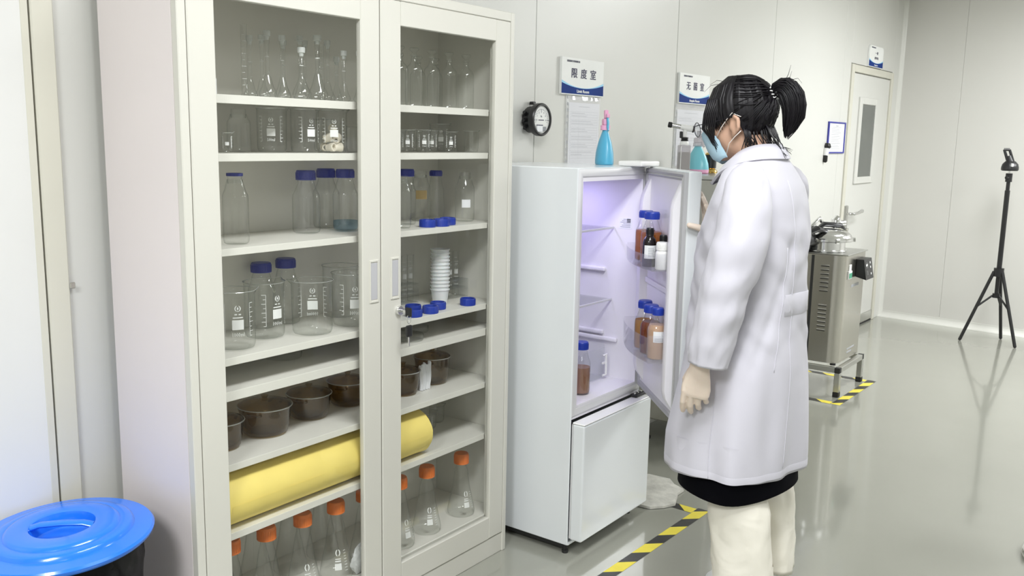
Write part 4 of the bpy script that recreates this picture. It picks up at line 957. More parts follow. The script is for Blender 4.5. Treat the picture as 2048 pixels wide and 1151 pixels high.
def sleeve(label, x0, x1, z0, z1):
    t = on_wall('document_sleeve', label, 'document', x0, z0, 0.001); W, H = x1-x0, z1-z0
    MB().box(0, W, -0.0045, -0.004, 0, H).build('pocket', G_plas, t)
    m = MB(); m.box(0.022, W-0.006, -0.0035, -0.003, 0.012, H-0.028); m.build('sheet', M_paper, t)
    m = MB(); px0, px1 = 0.034, W-0.02
    zz = H-0.065
    m.box(px0+0.06, px1-0.06, -0.0038, -0.0036, H-0.045, H-0.042)
    k = 0
    while zz > 0.03:
        m.box(px0, px1, -0.0038, -0.0036, zz, zz+0.0012)
        if k % 3: m.box(px0+0.008, px0+0.008+(px1-px0-0.02)*(0.45+0.5*((k*37) % 17)/17), -0.0038, -0.0036, zz+0.0035, zz+0.0065)
        zz -= 0.0105; k += 1
    for x in (px0, px0+(px1-px0)*0.3, px1): m.box(x, x+0.0011, -0.0038, -0.0036, 0.03, H-0.065)
    m.build('printed_table', M_table, t)
    m = MB(); m.box(0.0, 0.020, -0.0052, -0.0046, 0.0, H-0.005, 0.0002); m.build('binding_strip', G_acryl, t)
    m = MB()
    for k in range(11): m.box(0.007, 0.013, -0.0056, -0.0053, 0.02+H*0.088*k, 0.032+H*0.088*k)
    m.build('punch_hole', M_inkg, t)
    m = MB(); m.loft([[Vector((0.02+(W-0.03)*i/12, -0.007-0.002*math.sin(i*1.3), H-0.012-0.006*abs(math.sin(i*0.8)))) for i in range(13)], [Vector((0.02+(W-0.03)*i/12, -0.004, H-0.002)) for i in range(13)]], False, False, False); m.build('top_flap', G_plas, t)
    return t
sleeve('plastic sleeve with a printed record sheet hanging below the Limit Room sign', 3.122, 3.378, 1.285, 1.576)
sleeve('plastic sleeve with a printed record sheet below the Aseptic Room sign', 4.052, 4.372, 1.268, 1.581)
# round black differential pressure gauge
g = on_wall('pressure_gauge', 'round black pressure gauge with a white dial on the wall next to the cabinet', 'gauge', 2.884, 1.471, 0.0)
m = MB(); m.lathe([(0, 0), (0.047, 0), (0.050, 0.004), (0.050, 0.034), (0.0605, 0.038), (0.062, 0.042), (0.062, 0.060), (0.0585, 0.064), (0.053, 0.064), (0.051, 0.058)], 48, mat=R90X); m.build('housing', M_black, g)
m = MB(); m.lathe([(0, 0.0565), (0.0525, 0.0565)], 40, mat=R90X); m.build('dial', M_gaugeface, g)
m = MB()
for k in range(21):
    a = PI*(1.08-1.16*k/20); r0 = 0.037 if k % 5 else 0.034
    M = Matrix.Rotation(-a, 4, 'Y'); m.box(r0, 0.041, -0.0575, -0.0568, -0.0005, 0.0005, mat=M)
m.box(-0.018, 0.016, -0.0575, -0.0568, -0.003, 0.000); m.box(-0.05, -0.036, -0.0575, -0.0568, -0.003, -0.001).box(0.036, 0.05, -0.0575, -0.0568, -0.003, -0.001); m.build('dial_marks', M_ink, g)
for k, ch in enumerate('0123456'): 
    a = PI*(1.02-1.04*k/6); text(ch, 0.010, (0.0295*math.cos(a), -0.0572, 0.0295*math.sin(a)), M_ink, g, depth=0.0001)
text('Pa', 0.010, (0, -0.0572, 0.012), M_ink, g, depth=0.0001)
m = MB(); m.box(-0.034, 0.002, -0.0640, -0.0585, -0.046, -0.022, 0.001); m.mi = 1; m.box(-0.034, 0.002, -0.0645, -0.060, -0.0225, -0.0195); m.mi = 2; m.box(0.008, 0.026, -0.0615, -0.0585, -0.042, -0.026); m.build('calibration_stickers', [M_paper, M_ink, M_inkg], g)
MB().lathe([(0, 0.0615), (0.054, 0.0615)], 40, mat=R90X).build('cover_glass', G_pane, g)
for a in (0.1, 0.85, 1.6):
    a = PI*(0.85+0.2*a)*1.0; c = Vector((0.058*math.cos(a), -0.018, 0.058*math.sin(a)))
    MB().tube([c*0.86, c, c*1.16], [0.008, 0.009, 0.006], 12).build('mounting_lug', M_black, g)
MB().box(-0.008, 0.012, -0.022, -0.004, 0.056, 0.068, 0.003, 2).build('top_plug', M_black, g)
# clipboard frame with a marker pen
c = on_wall('notice_frame', 'blue-edged notice frame with a white sheet on the wall left of the far door', 'frame', 6.222, 1.338, 0.001)
W, H = 0.345, 0.212
m = MB(); m.box(0, W, -0.008, 0, 0, 0.010).box(0, W, -0.008, 0, H-0.010, H).box(0, 0.018, -0.008, 0, 0.010, H-0.010).box(W-0.018, W, -0.008, 0, 0.010, H-0.010); m.build('frame', M_frblue, c)
MB().box(0.018, W-0.018, -0.004, 0, 0.010, H-0.010).build('sheet', M_paper, c)
m = MB()
for k in range(13): m.box(0.07, 0.26-0.02*(k % 3), -0.0044, -0.004, 0.03+0.012*k, 0.033+0.012*k)
m.box(0.15, 0.2, -0.0044, -0.004, H-0.03, H-0.024); m.build('printed_lines', M_inkg, c)
p = on_wall('marker_pen', 'black and white marker pen hanging at the left of the blue notice frame', 'pen', 6.170, 1.278, 0.012)
MB().tube([(0.012, 0, 0.0), (0.014, 0, 0.008), (0.016, 0, 0.045)], [0.008, 0.015, 0.015], 12).build('tip_cap', M_black, p)
MB().tube([(0.016, 0, 0.045), (0.026, 0, 0.092)], [0.016, 0.020], 12).build('barrel', M_white, p)
MB().tube([(0.030, 0, 0.090), (0.036, 0, 0.104), (0.040, 0, 0.126)], [0.014, 0.026, 0.018], 12).build('holder', M_black, p)

# ------------------------------------------------------------------ autoclave on its stand
ac = thing('autoclave', 'upright stainless steam steriliser with a round lid on a low stand', 'sterilizer', (5.045, 1.447, 0))
TZ = 0.168
m = MB()
def rr(x0, x1, y0, y1, r, z, corner):                  # plan outline: front left corner strongly rounded
    pts = [(x1, y0), (x1, y1), (x0, y1)]
    q = [Vector((x0+r-r*math.cos(a*PI/16), y0+r-r*math.sin(a*PI/16), z)) for a in range(9)]
    return q+[Vector((a, b, z)) for a, b in pts]
bx0, bx1, by0, by1 = 0.035, 0.425, 0.030, 0.470
m.loft([rr(bx0, bx1, by0, by1, 0.065, z, 0) for z in (TZ+0.012, TZ+0.016, 0.786, 0.790)], True)
m.build('body', M_steel, ac)
MB().box(bx0+0.02, bx1+0.012, by0-0.012, by1, 0.790, 0.797, 0.002).build('top_plate', M_steelf, ac)
for zc in (0.70, 0.475):
    for k in range(7):                                  # pressed louvres, each with its dark opening
        z = zc-0.0235*k+0.03; m = MB(); m.box(bx0-0.004, bx0+0.001, 0.112, 0.158, z, z+0.006, 0.001); m.mi = 1
        m.box(bx0-0.002, bx0+0.001, 0.112, 0.158, z-0.005, z); m.build('vent_louvre', [M_chrome, M_dark], ac)
MB().box(bx0-0.002, bx0+0.002, 0.198, 0.213, TZ+0.016, 0.785).build('sight_strip', M_dark, ac)
lx, ly = 0.205, 0.200
m = MB(); m.lathe([(0.118, 0.797), (0.122, 0.800), (0.122, 0.806), (0.112, 0.808), (0.112, 0.858)], 48, lx, ly); m.build('chamber_neck', M_chrome, ac)
m = MB(); m.lathe([(0.150, 0.856), (0.154, 0.859), (0.154, 0.872), (0.146, 0.876), (0.140, 0.892), (0.125, 0.905), (0.085, 0.918), (0.03, 0.924), (0, 0.925)], 56, lx, ly); m.build('lid', M_chrome, ac)
for k in range(5):
    a = -2.4+k*1.256; M = Matrix.Translation((lx, ly, 0.858)) @ Matrix.Rotation(a, 4, 'Z'); m = MB(); m.box(0.146, 0.166, -0.012, 0.012, -0.006, 0.018, 0.003, mat=M); m.build('lid_lug', M_steelf, ac)
m = MB(); m.tube([(lx-0.01, ly+0.05, 0.915), (lx+0.02, ly+0.02, 0.944), (lx+0.09, ly-0.05, 0.938), (lx+0.12, ly-0.07, 0.915)], [0.012, 0.03, 0.03, 0.01], 14, flat=0.5); m.build('lid_grip', M_black, ac)
m = MB(); m.tube([(lx+0.105, ly-0.02, 0.92), (lx+0.105, ly-0.02, 0.965), (lx+0.115, ly-0.03, 0.985)], [0.026, 0.028, 0.018], 16); m.tube([(lx+0.105, ly-0.02, 0.945), (lx+0.150, ly-0.06, 0.95)], [0.014, 0.016], 12); m.build('relief_valve', M_chrome, ac)
m = MB(); m.box(-0.012, 0.10, 0.245, 0.43, 0.797, 0.826, 0.008, 2).box(-0.02, 0.13, 0.21, 0.42, 0.832, 0.905, 0.02, 3).tube([(-0.02, 0.25, 0.90), (0.04, 0.20, 0.93), (0.11, 0.17, 0.915)], [0.02, 0.032, 0.015], 12, flat=0.6); m.build('clamp_arm', M_black, ac)
m = MB(); m.tube([(0.05, 0.25, 0.925), (0.08, 0.22, 0.965), (0.11, 0.21, 0.985), (0.12, 0.20, 0.965)], [0.010, 0.012, 0.013, 0.010], 10).tube([(0.0, 0.33, 0.90), (0.0, 0.33, 0.985)], 0.006, 8); m.build('clamp_lever', M_chrome, ac)
# tilted control box on the front
m = MB(); M = Matrix.Translation((0.33, by0-0.002, 0.70))
rng = [[(-0.075, 0, -0.045), (0.075, 0, -0.045), (0.075, 0, 0.055), (-0.075, 0, 0.055)], [(-0.075, -0.060, -0.060), (0.075, -0.060, -0.060), (0.075, -0.040, 0.055), (-0.075, -0.040, 0.055)]]
m.loft([[M @ Vector(p) for p in r_] for r_ in rng], True); cb = m.build('control_box', M_black, ac)
def fpt(u, v, d=0.001): return M @ Vector((-0.075+0.15*u, -0.060+0.020*v-d, -0.060+0.115*v))
m = MB()
for (u0, u1, v0, v1) in ((0.12, 0.40, 0.55, 0.85), (0.12, 0.40, 0.22, 0.45)): m._add([fpt(u0, v0), fpt(u1, v0), fpt(u1, v1), fpt(u0, v1)], [(0, 1, 2, 3)])
m.mi = 1
for (u, v) in ((0.20, 0.7), (0.30, 0.72), (0.70, 0.80), (0.70, 0.58), (0.70, 0.25)): m._add([fpt(u-0.05, v-0.05, .002), fpt(u+0.05, v-0.05, .002), fpt(u+0.05, v+0.05, .002), fpt(u-0.05, v+0.05, .002)], [(0, 1, 2, 3)])
m.build('display_marks', [M_screen, M_print], ac, autosmooth=False)
m = MB(); m.box(0.105, 0.165, by0-0.008, by0, 0.655, 0.700, 0.001).box(0.12, 0.16, by0-0.004, by0, 0.70, 0.735, 0.001); m.mi = 1; m.box(0.110, 0.158, by0-0.010, by0-0.008, 0.660, 0.688); m.build('status_tag', [M_white, M_green], ac)
m = MB()
for k in range(2): m.box(0.20, 0.34-0.05*k, by0-0.001, by0, 0.235-0.02*k, 0.243-0.02*k)
m.box(0.19, 0.33, by0-0.001, by0, 0.60, 0.615); m.build('printed_marking', M_inkg, ac)
# stand (a thing of its own: the steriliser stands on it)
st = thing('steriliser_stand', 'low square-tube stainless stand with black feet under the steriliser', 'stand', (5.045, 1.447, 0))
sw, sd = 0.465, 0.50
for x in (0.0, sw-0.03):
    for y in (0.0, sd-0.03):
        l_ = MB().box(x, x+0.03, y, y+0.03, 0.028, TZ-0.03, 0.002).build('leg', M_steelf, st)
        m = MB(); m.box(x-0.002, x+0.032, y-0.002, y+0.032, 0.0, 0.030, 0.003); m.build('rubber_foot', M_blackm, l_)
for a in ((0, sw, 0, 0.03), (0, sw, sd-0.03, sd)): MB().box(a[0]+0.03, a[1]-0.03, a[2], a[3], TZ-0.03, TZ, 0.002).build('rail', M_steelf, st)
for a in ((0, 0.03), (sw-0.03, sw)): MB().box(a[0], a[1], 0.03, sd-0.03, TZ-0.03, TZ, 0.002).build('rail', M_steelf, st)
for x in (0.0, sw-0.03):
    for y in (0.0, sd-0.03): MB().box(x, x+0.03, y, y+0.03, TZ-0.03, TZ, 0.001).build('corner_plug', M_blackm, st)
m = MB()
for x in (0.06, 0.40):
    for y in (0.06, 0.42): m.lathe([(0, TZ), (0.016, TZ), (0.016, TZ+0.012), (0, TZ+0.012)], 14, x, y)
m.build('foot', M_black, ac)

# ------------------------------------------------------------------ tripod with sensor head
tp = thing('tripod_stand', 'black tripod light stand with a clamp head in front of the right wall', 'tripod', (7.272, 1.03, 0))
m = MB(); m.tube([(0, 0, 0.50), (0, 0, 1.10)], 0.017, 14); m.build('lower_tube', M_black, tp)
MB().tube([(0, 0, 1.09), (0, 0, 1.215)], 0.013, 12).build('upper_tube', M_black, tp)
MB().tube([(0, 0, 0.485), (0, 0, 0.545)], [0.034, 0.034], 14).build('leg_hub', M_black, tp)
MB().tube([(0, 0, 0.33), (0, 0, 0.36)], [0.026, 0.026], 14).build('strut_collar', M_black, tp)
MB().tube([(0, 0, 0.34), (0, 0, 0.5)], 0.014, 12).build('centre_tube', M_black, tp)
m = MB(); m.tube([(0, 0, 1.16), (0, 0, 1.22)], [0.022, 0.022], 14).tube([(-0.02, 0, 1.19), (-0.04, 0.012, 1.19)], [0.008, 0.011], 10); m.build('tube_lock', M_black, tp)
for fx, fy in ((-0.085, 0.195), (0.165, -0.035), (-0.10, -0.165)):
    a = Vector((fx, fy, 0)); d = a.normalized()*0.03
    L_ = MB().tube([(d.x, d.y, 0.52), (fx, fy, 0.010)], 0.0115, 10).build('leg', M_black, tp)
    MB().tube([Vector((d.x*0.8, d.y*0.8, 0.345)), Vector((d.x, d.y, 0.52)).lerp(Vector((fx, fy, 0.01)), 0.52)], 0.007, 8).build('strut', M_black, tp)
    MB().ball((fx, fy, 0.0115), 0.0115, seg=10, rings=6).build('foot', M_black, L_)
MB().tube([(0, 0, 1.215), (0, 0, 1.245)], 0.009, 10).build('spigot', M_chrome, tp)
m = MB(); m.lathe([(0, 1.238), (0.050, 1.238), (0.056, 1.245), (0.056, 1.262), (0.050, 1.285), (0.032, 1.305), (0, 1.308)], 28); m.build('swivel_base', M_black, tp)
m = MB()
A0 = Vector((0.0, 0.0, 1.30)); A1 = Vector((-0.006, 0.03, 1.385)); 
for s_ in (-1, 1): m.tube([A0+Vector((0.016*s_*0.35, -0.016*s_, 0)), A1+Vector((0.016*s_*0.35, -0.016*s_, 0))], [0.010, 0.009], 8)
m.tube([A1+Vector((-0.006, 0.017, 0)), A1+Vector((0.006, -0.017, 0))], 0.010, 8).tube([A0+Vector((0, 0.0, -0.005)), A0.lerp(A1, 0.5)], [0.024, 0.016], 10); m.build('clamp_yoke', M_black, tp)
MB().tube([A0+Vector((-0.05, -0.02, -0.03)), A0+Vector((-0.055, -0.022, -0.012))], 0.009, 10).build('white_button', M_white, tp)

# ------------------------------------------------------------------ floor markings, rag
def tape(label, p0, p1, wid, lift=0.0008, ph=0.0, step=0.092):
    p0, p1 = Vector((*p0, 0)), Vector((*p1, 0)); d = p1-p0; Ln = d.length; d.normalize(); nrm = Vector((-d.y, d.x, 0))
    m = MB(); s = -2*wid+ph; k = 0
    while s < Ln+wid:
        a, b = s, s+step
        q = []
        for (t_, n_) in ((a+wid, 0), (b+wid, 0), (b, 1), (a, 1)): q.append((min(max(t_, 0), Ln), n_))
        if max(x_[0] for x_ in q)-min(x_[0] for x_ in q) > 1e-4:
            m.mi = k % 2
            m._add([p0+d*t_+nrm*(wid*n_)+Vector((0, 0, lift)) for t_, n_ in q], [(0, 1, 2, 3)])
        s = b; k += 1
    o = m.build('floor_tape', [M_ty, M_tb]); return tag(o, label, 'tape', 'hazard floor tapes')
tape('yellow and black floor tape running along in front of the refrigerator', (1.95, 1.368), (3.115, 1.339), 0.047, ph=0.02)
tape('short yellow and black floor tape turning towards the wall under the rag', (3.105, 1.388), (3.115, 1.99), 0.047, 0.0008, 0.03)
tape('yellow and black floor tape along the front of the steriliser stand', (4.900, 1.392), (5.56, 1.378), 0.048, 0.0008, 0.02)
tape('yellow and black floor tape left of the steriliser stand', (4.945, 1.442), (4.960, 1.97), 0.048, 0.0008, 0.05)
tape('yellow and black floor tape behind the steriliser legs', (4.962, 1.975), (5.56, 1.962), 0.045, 0.0008, 0.0)
tape('yellow and black floor tape right of the steriliser stand', (5.555, 1.43), (5.57, 1.96), 0.045, 0.0008, 0.04)
outl = [(2.985, 1.80), (2.975, 1.62), (2.985, 1.525), (3.030, 1.488), (3.078, 1.466), (3.110, 1.478), (3.180, 1.505), (3.235, 1.505), (3.262, 1.560), (3.300, 1.60), (3.300, 1.70), (3.20, 1.79), (3.08, 1.82)]
m = MB(); cx_, cy_ = 3.13, 1.64; N = len(outl)
def rz_(x, y): return 0.012+0.006*noise.noise(Vector((x*14, y*14, 0)))
rings = []
for q in (1.0, 0.985, 0.75, 0.5, 0.25):
    rings.append([Vector((cx_+(x-cx_)*q, cy_+(y-cy_)*q, 0.002 if q == 1.0 else rz_(x*q, y*q)+(0.004 if q < 0.9 else 0))) for x, y in outl])
m.loft(rings, True); o = m.build('floor_rag', M_rag); tag(o, 'grey felt rag lying on the floor at the corner of the refrigerator', 'rag')

# ------------------------------------------------------------------ waste bin with a black liner and blue lid
bn = thing('waste_bin', 'round waste bin with a wide blue lid and black bag against the cabinet side', 'bin', (0.926, 1.895, 0))
BZ = 0.518
m = MB(); m.lathe([(0, 0.002), (0.125, 0.0), (0.130, 0.006), (0.150, BZ-0.10), (0.153, BZ-0.02), (0.148, BZ-0.02), (0.13, 0.02), (0, 0.015)], 40); m.build('pail', M_lidblue, bn)
m = MB(); rings = []
for i in range(26):
    z = BZ-0.008-0.0115*i; ring_ = []
    for k in range(72):
        a = 2*PI*k/72
        r_ = 0.160+0.008*noise.noise(Vector((math.cos(a)*4, math.sin(a)*4, z*22)))+0.010*abs(noise.noise(Vector((math.cos(a)*7+3, math.sin(a)*7, z*9+a*1.5))))-0.0006*i
        ring_.append(Vector((r_*math.cos(a), r_*math.sin(a), z)))
    rings.append(ring_)
m.loft(rings, False); m.build('bag_liner', M_bag, bn)
ld = MB(); ld.lathe([(0.150, -0.012), (0.180, -0.012), (0.186, -0.006), (0.187, 0.000), (0.183, 0.005), (0.176, 0.006), (0.150, 0.007), (0.146, 0.008), (0.142, 0.016), (0.138, 0.019), (0.120, 0.020), (0.117, 0.019), (0.113, 0.024), (0.108, 0.0255), (0.072, 0.027), (0.067, 0.025), (0.063, 0.012), (0.058, -0.006), (0.050, -0.010), (0, -0.010)], 72)
lid = ld.build('lid', M_lidblue, bn, (0, 0, BZ+0.006)); lid.rotation_euler = (math.radians(1.5), math.radians(-2.0), math.radians(-38))
gr = MB(); gr.tube([(-0.064, 0.010, 0.020), (-0.045, 0.007, 0.026), (0.0, 0.0, 0.028), (0.045, -0.007, 0.026), (0.064, -0.010, 0.020)], [0.012, 0.011, 0.011, 0.011, 0.012], 12, flat=0.55); gr.build('grip_bar', M_lidblue, lid)

# ------------------------------------------------------------------ stool at the right edge of the frame
sl = thing('lab_stool', 'chrome ring foot of a stool at the right edge of the view', 'stool', (3.505, 0.126, 0))
m = MB(); m.tube([(0.195*math.cos(a), 0.195*math.sin(a), 0.014) for a in [2*PI*k/56 for k in range(56)]], 0.013, 12, closed=True); m.build('base_ring', M_chrome, sl)
for k in range(4):
    a = PI/4+k*PI/2; m = MB(); m.tube([(0.19*math.cos(a), 0.19*math.sin(a), 0.018), (0.08*math.cos(a), 0.08*math.sin(a), 0.06), (0.02*math.cos(a), 0.02*math.sin(a), 0.09)], 0.010, 8); m.build('spoke', M_chrome, sl)
MB().tube([(0, 0, 0.07), (0, 0, 0.44)], [0.022, 0.020], 14).build('column', M_chrome, sl)
MB().lathe([(0, 0.44), (0.08, 0.44), (0.115, 0.455), (0.12, 0.475), (0.11, 0.492), (0, 0.496)], 32).build('seat', M_black, sl)

# ------------------------------------------------------------------ the woman in the lab coat
PX, PY = 2.50, 1.00
def remeshed(m, voxel, smooth_it=4, fac=0.5):
    """fuse overlapping closed pieces into one continuous skin"""
    me = bpy.data.meshes.new('tmp'); bmesh.ops.recalc_face_normals(m.bm, faces=m.bm.faces[:]); m.bm.to_mesh(me); m.bm.free()
    o = bpy.data.objects.new('tmp', me); COL.objects.link(o)
    md = o.modifiers.new('r', 'REMESH'); md.mode = 'VOXEL'; md.voxel_size = voxel
    ms = o.modifiers.new('s', 'SMOOTH'); ms.iterations = smooth_it; ms.factor = fac
    dg = bpy.context.evaluated_depsgraph_get()
    out = bpy.data.meshes.new_from_object(o.evaluated_get(dg))
    bpy.data.objects.remove(o)
    for p in out.polygons: p.use_smooth = True
    return out
def caps(m, pts, rad, seg=14, flat=1.0):
    """tapered limb with round ends"""
    m.tube(pts, rad, seg, True, flat)
    m.ball(pts[0], rad[0]*0.985, seg=seg, rings=8); m.ball(pts[-1], rad[-1]*0.985, seg=seg, rings=8)
HC = Vector((0.0, 0.046, 1.466)); HR = Matrix.Translation(HC) @ Matrix.Rotation(math.radians(-7), 4, 'X')
def hp(x, y, z): return HR @ Vector((x, y, z))
def hball(m, c, r):
    t = MB(); t.ball((0, 0, 0), 1.0, seg=28, rings=18)
    t.bm.transform(HR @ Matrix.Translation(Vector(c)) @ Matrix.Diagonal((*r, 1)))
    m.merge(t.bm, None, True)
m = MB()
hball(m, (0, -0.012, 0.028), (0.073, 0.088, 0.083)); hball(m, (0, 0.030, -0.030), (0.061, 0.058, 0.084)); hball(m, (0, 0.058, -0.092), (0.026, 0.024, 0.022))
hball(m, (0, 0.012, -0.070), (0.052, 0.055, 0.040)); hball(m, (0, 0.078, 0.004), (0.050, 0.016, 0.014))
for s in (-1, 1):
    hball(m, (0.036*s, 0.058, -0.028), (0.024, 0.026, 0.026))
    caps(m, [hp(0.066*s, 0.004, 0.000), hp(0.078*s, -0.010, 0.006), hp(0.086*s, -0.026, -0.006), hp(0.084*s, -0.024, -0.030), hp(0.074*s, -0.006, -0.046), hp(0.066*s, 0.002, -0.054)], [0.006, 0.0065, 0.0068, 0.0062, 0.006, 0.0055], 10)
    hball(m, (0.072*s, -0.008, -0.020), (0.006, 0.015, 0.024)); hball(m, (0.068*s, 0.006, -0.026), (0.007, 0.005, 0.008))
caps(m, [hp(0, 0.086, -0.004), hp(0, 0.098, -0.026), hp(0, 0.104, -0.040)], [0.008, 0.0105, 0.012]); hball(m, (0, 0.088, -0.046), (0.019, 0.014, 0.008))
hball(m, (0, 0.082, -0.066), (0.022, 0.008, 0.005)); hball(m, (0, 0.081, -0.075), (0.020, 0.008, 0.005))
caps(m, [hp(0, -0.016, -0.06), Vector((0, -0.002, 1.36)), Vector((0, -0.020, 1.27))], [0.050, 0.051, 0.062], 20)
tor = [(1.30, -0.022, 0.10, 0.065), (1.25, -0.022, 0.155, 0.085), (1.12, -0.012, 0.150, 0.105), (1.0, -0.010, 0.125, 0.10), (0.92, -0.010, 0.135, 0.105), (0.80, -0.020, 0.160, 0.115), (0.70, -0.025, 0.155, 0.11)]
m.loft([[Vector((a*math.cos(2*PI*k/28), cy+b*math.sin(2*PI*k/28), z)) for k in range(28)] for z, cy, a, b in tor], True)
LSH, RSH = Vector((-0.160, -0.045, 1.245)), Vector((0.160, -0.030, 1.245))
LARM = [LSH, Vector((-0.218, -0.052, 1.08)), Vector((-0.246, -0.035, 0.985)), Vector((-0.262, -0.004, 0.82))]
RARM = [RSH, Vector((0.245, 0.030, 1.12)), Vector((0.258, 0.090, 1.025)), Vector((0.152, 0.182, 1.088))]
for P_ in (LARM, RARM): caps(m, P_, [0.050, 0.042, 0.038, 0.024])
for s in (-1, 1): 
    caps(m, [Vector((0.088*s, -0.030, 0.74)), Vector((0.092*s, -0.040, 0.46)), Vector((0.092*s, -0.058, 0.40)), Vector((0.094*s, -0.066, 0.26)), Vector((0.096*s, -0.072, 0.075))], [0.082, 0.056, 0.053, 0.048, 0.030])
    caps(m, [Vector((0.096*s, -0.085, 0.045)), Vector((0.098*s, -0.02, 0.040)), Vector((0.102*s, 0.075, 0.026))], [0.030, 0.032, 0.022], 14)
wm = remeshed(m, 0.0045, 5)
wm.materials.append(M_skin)
wo = bpy.data.objects.new('person', wm); COL.objects.link(wo); wo.location = (PX, PY, 0)
tag(wo, 'woman in a white lab coat, face mask and ponytail holding the refrigerator door open', 'person')
for s in (-1, 1): MB().ball(hp(0.031*s, 0.078, -0.016), 0.0125, seg=14, rings=10).build('eye', M_eye, wo)

# coat body
CT = [(1.372, -0.040, 0.076, 0.072), (1.345, -0.062, 0.100, 0.108), (1.315, -0.083, 0.120, 0.150), (1.28, -0.095, 0.140, 0.180), (1.235, -0.111, 0.153, 0.192), (1.17, -0.127, 0.163, 0.190), (1.10, -0.142, 0.165, 0.182), (1.02, -0.150, 0.163, 0.176), (0.94, -0.152, 0.167, 0.176), (0.88, -0.157, 0.171, 0.184), (0.80, -0.157, 0.177, 0.198), (0.72, -0.168, 0.183, 0.210), (0.64, -0.178, 0.186, 0.222), (0.56, -0.190, 0.188, 0.234), (0.50, -0.190, 0.189, 0.241), (0.47, -0.189, 0.189, 0.243)]
def coat_sec(z):
    f, b_, a = lerp_table([(c[0], c[1], c[2], c[3]) for c in CT], z)
    E = (b_-f)/2; k = (0.371*a)**2; b = math.sqrt(max(E*E-k, 0.0025))/0.928
    return -(f+b_)/2/0.928, a, b
def coat_pt(z, t, off=0.0):
    cy, a, b = coat_sec(z)
    e = 0.88
    c, s = math.cos(t), math.sin(t)
    x = a*math.copysign(abs(c)**e, c); y = b*math.copysign(abs(s)**e, s)
    lo = sstep(0.95, 0.47, z)
    d = lo*(0.0095*math.sin(5*t+1.0+z*2.2)+0.0050*math.sin(9*t+2.3-z*3)+0.003*math.sin(14*t+z*6))
    mid = sstep(0.70, 0.90, z)*sstep(1.28, 1.12, z)
    d += mid*(0.0065*noise.noise(Vector((3.2*x*6+z*9, y*9, z*15)))+0.005*noise.noise(Vector((x*20, y*20-z*20, z*9+4))))
    d += 0.0035*noise.noise(Vector((x*9, y*9, z*5)))*sstep(1.36, 1.25, z)
    d += 0.010*math.exp(-((t-PI*0.5+0.06)/0.05)**2)*sstep(1.2, 0.5, z)*0.6   # front overlap
    # pleat pulled up under the near armpit
    d -= 0.008*mid*math.exp(-(((t-PI*1.12)-(z-1.05)*1.6)/0.12)**2)
    d -= 0.006*mid*math.exp(-(((t-PI*1.30)-(z-0.98)*2.2)/0.10)**2)
    n = Vector((x/(a*a), y/(b*b), 0)).normalized()
    return Vector((x, cy+y, z))+n*(d+off)
NT = 132
zs = [1.372-(1.372-0.47)*i/90 for i in range(91)]
m = MB()
def hemz(t): return 0.0
rings = [[coat_pt(z, 2*PI*k/NT) for k in range(NT)] for z in zs]
rings[-1] = [p+Vector((0, 0, -0.004*math.sin(3*2*PI*k/NT+0.5))) for k, p in enumerate(rings[-1])]
rings.append([p*1.0+Vector((0, 0, 0.001))-Vector((p.x, p.y, 0)).normalized()*0.004 for p in rings[-1]])
rings.append([Vector((p.x*0.975, p.y*0.975, p.z+0.10)) for p in rings[-1]])
m.loft(rings, False)
coat = m.build('lab_coat', M_coat, wo, autosmooth=False)
def sleeve_mesh(path, rads, cuff_in, seed):
    """tube along the arm with elbow wrinkles and a turned-in cuff"""
    n = 52; m = MB(); P_ = [Vector(p) for p in path]
    def cr(i, t):
        p0, p1, p2, p3 = P_[max(i-1, 0)], P_[i], P_[i+1], P_[min(i+2, len(P_)-1)]
        return 0.5*((2*p1)+(p2-p0)*t+(2*p0-5*p1+4*p2-p3)*t*t+(3*p1-p0-3*p2+p3)*t**3)
    C, Rr = [], []
    for q in range(n+1):
        f = q/n*(len(P_)-1); i = min(int(f), len(P_)-2); t = f-i
        C.append(cr(i, t)); Rr.append(rads[i]+(rads[i+1]-rads[i])*(t*t*(3-2*t)))
    seg = 40; rings = []; u = None
    for q in range(n+1):
        d = (C[min(q+1, n)]-C[max(q-1, 0)]).normalized()
        if u is None: u = d.cross(Vector((0, 1, 0.2))).normalized()
        u = (u-d*u.dot(d)).normalized(); v = d.cross(u); ring = []
        f = q/n
        for k in range(seg):
            a = 2*PI*k/seg
            el = math.exp(-((f-0.55)/0.22)**2)
            w_ = 0.0030*el*math.sin(f*34+2.6*math.sin(a+seed)+seed)*(0.5+0.5*math.cos(a-2.2-seed))+0.0050*noise.noise(Vector((math.cos(a)*1.7+seed, math.sin(a)*1.7+f*4, f*5)))+0.0040*noise.noise(Vector((math.cos(a)*4+seed+f*6, math.sin(a)*4, f*10)))+0.0022*math.sin(7*a+f*3+seed)*sstep(0.86, 0.98, f)
            w_ *= sstep(0.0, 0.12, f)
            ring.append(C[q]+(u*math.cos(a)+v*math.sin(a))*(Rr[q]+w_))
        rings.append(ring)
    c = C[-1]; back = (C[-3]-C[-1])
    rings.append([c+(p-c)*0.93+back*0.08 for p in rings[-1]]); rings.append([c+(p-c)*cuff_in+back*1.6 for p in rings[-1]])
    m.loft(rings, False)
    return m
lpath = [(-0.120, -0.036, 1.318), (-0.172, -0.052, 1.272), (-0.205, -0.066, 1.20), (-0.226, -0.064, 1.12), (-0.243, -0.045, 1.04), (-0.256, -0.032, 0.96), (-0.266, -0.020, 0.88), (-0.271, -0.011, 0.808)]
sleeve_mesh(lpath, [0.040, 0.062, 0.071, 0.073, 0.068, 0.063, 0.058, 0.051], 0.80, 0.3).build('sleeve', M_coat, coat, autosmooth=False)
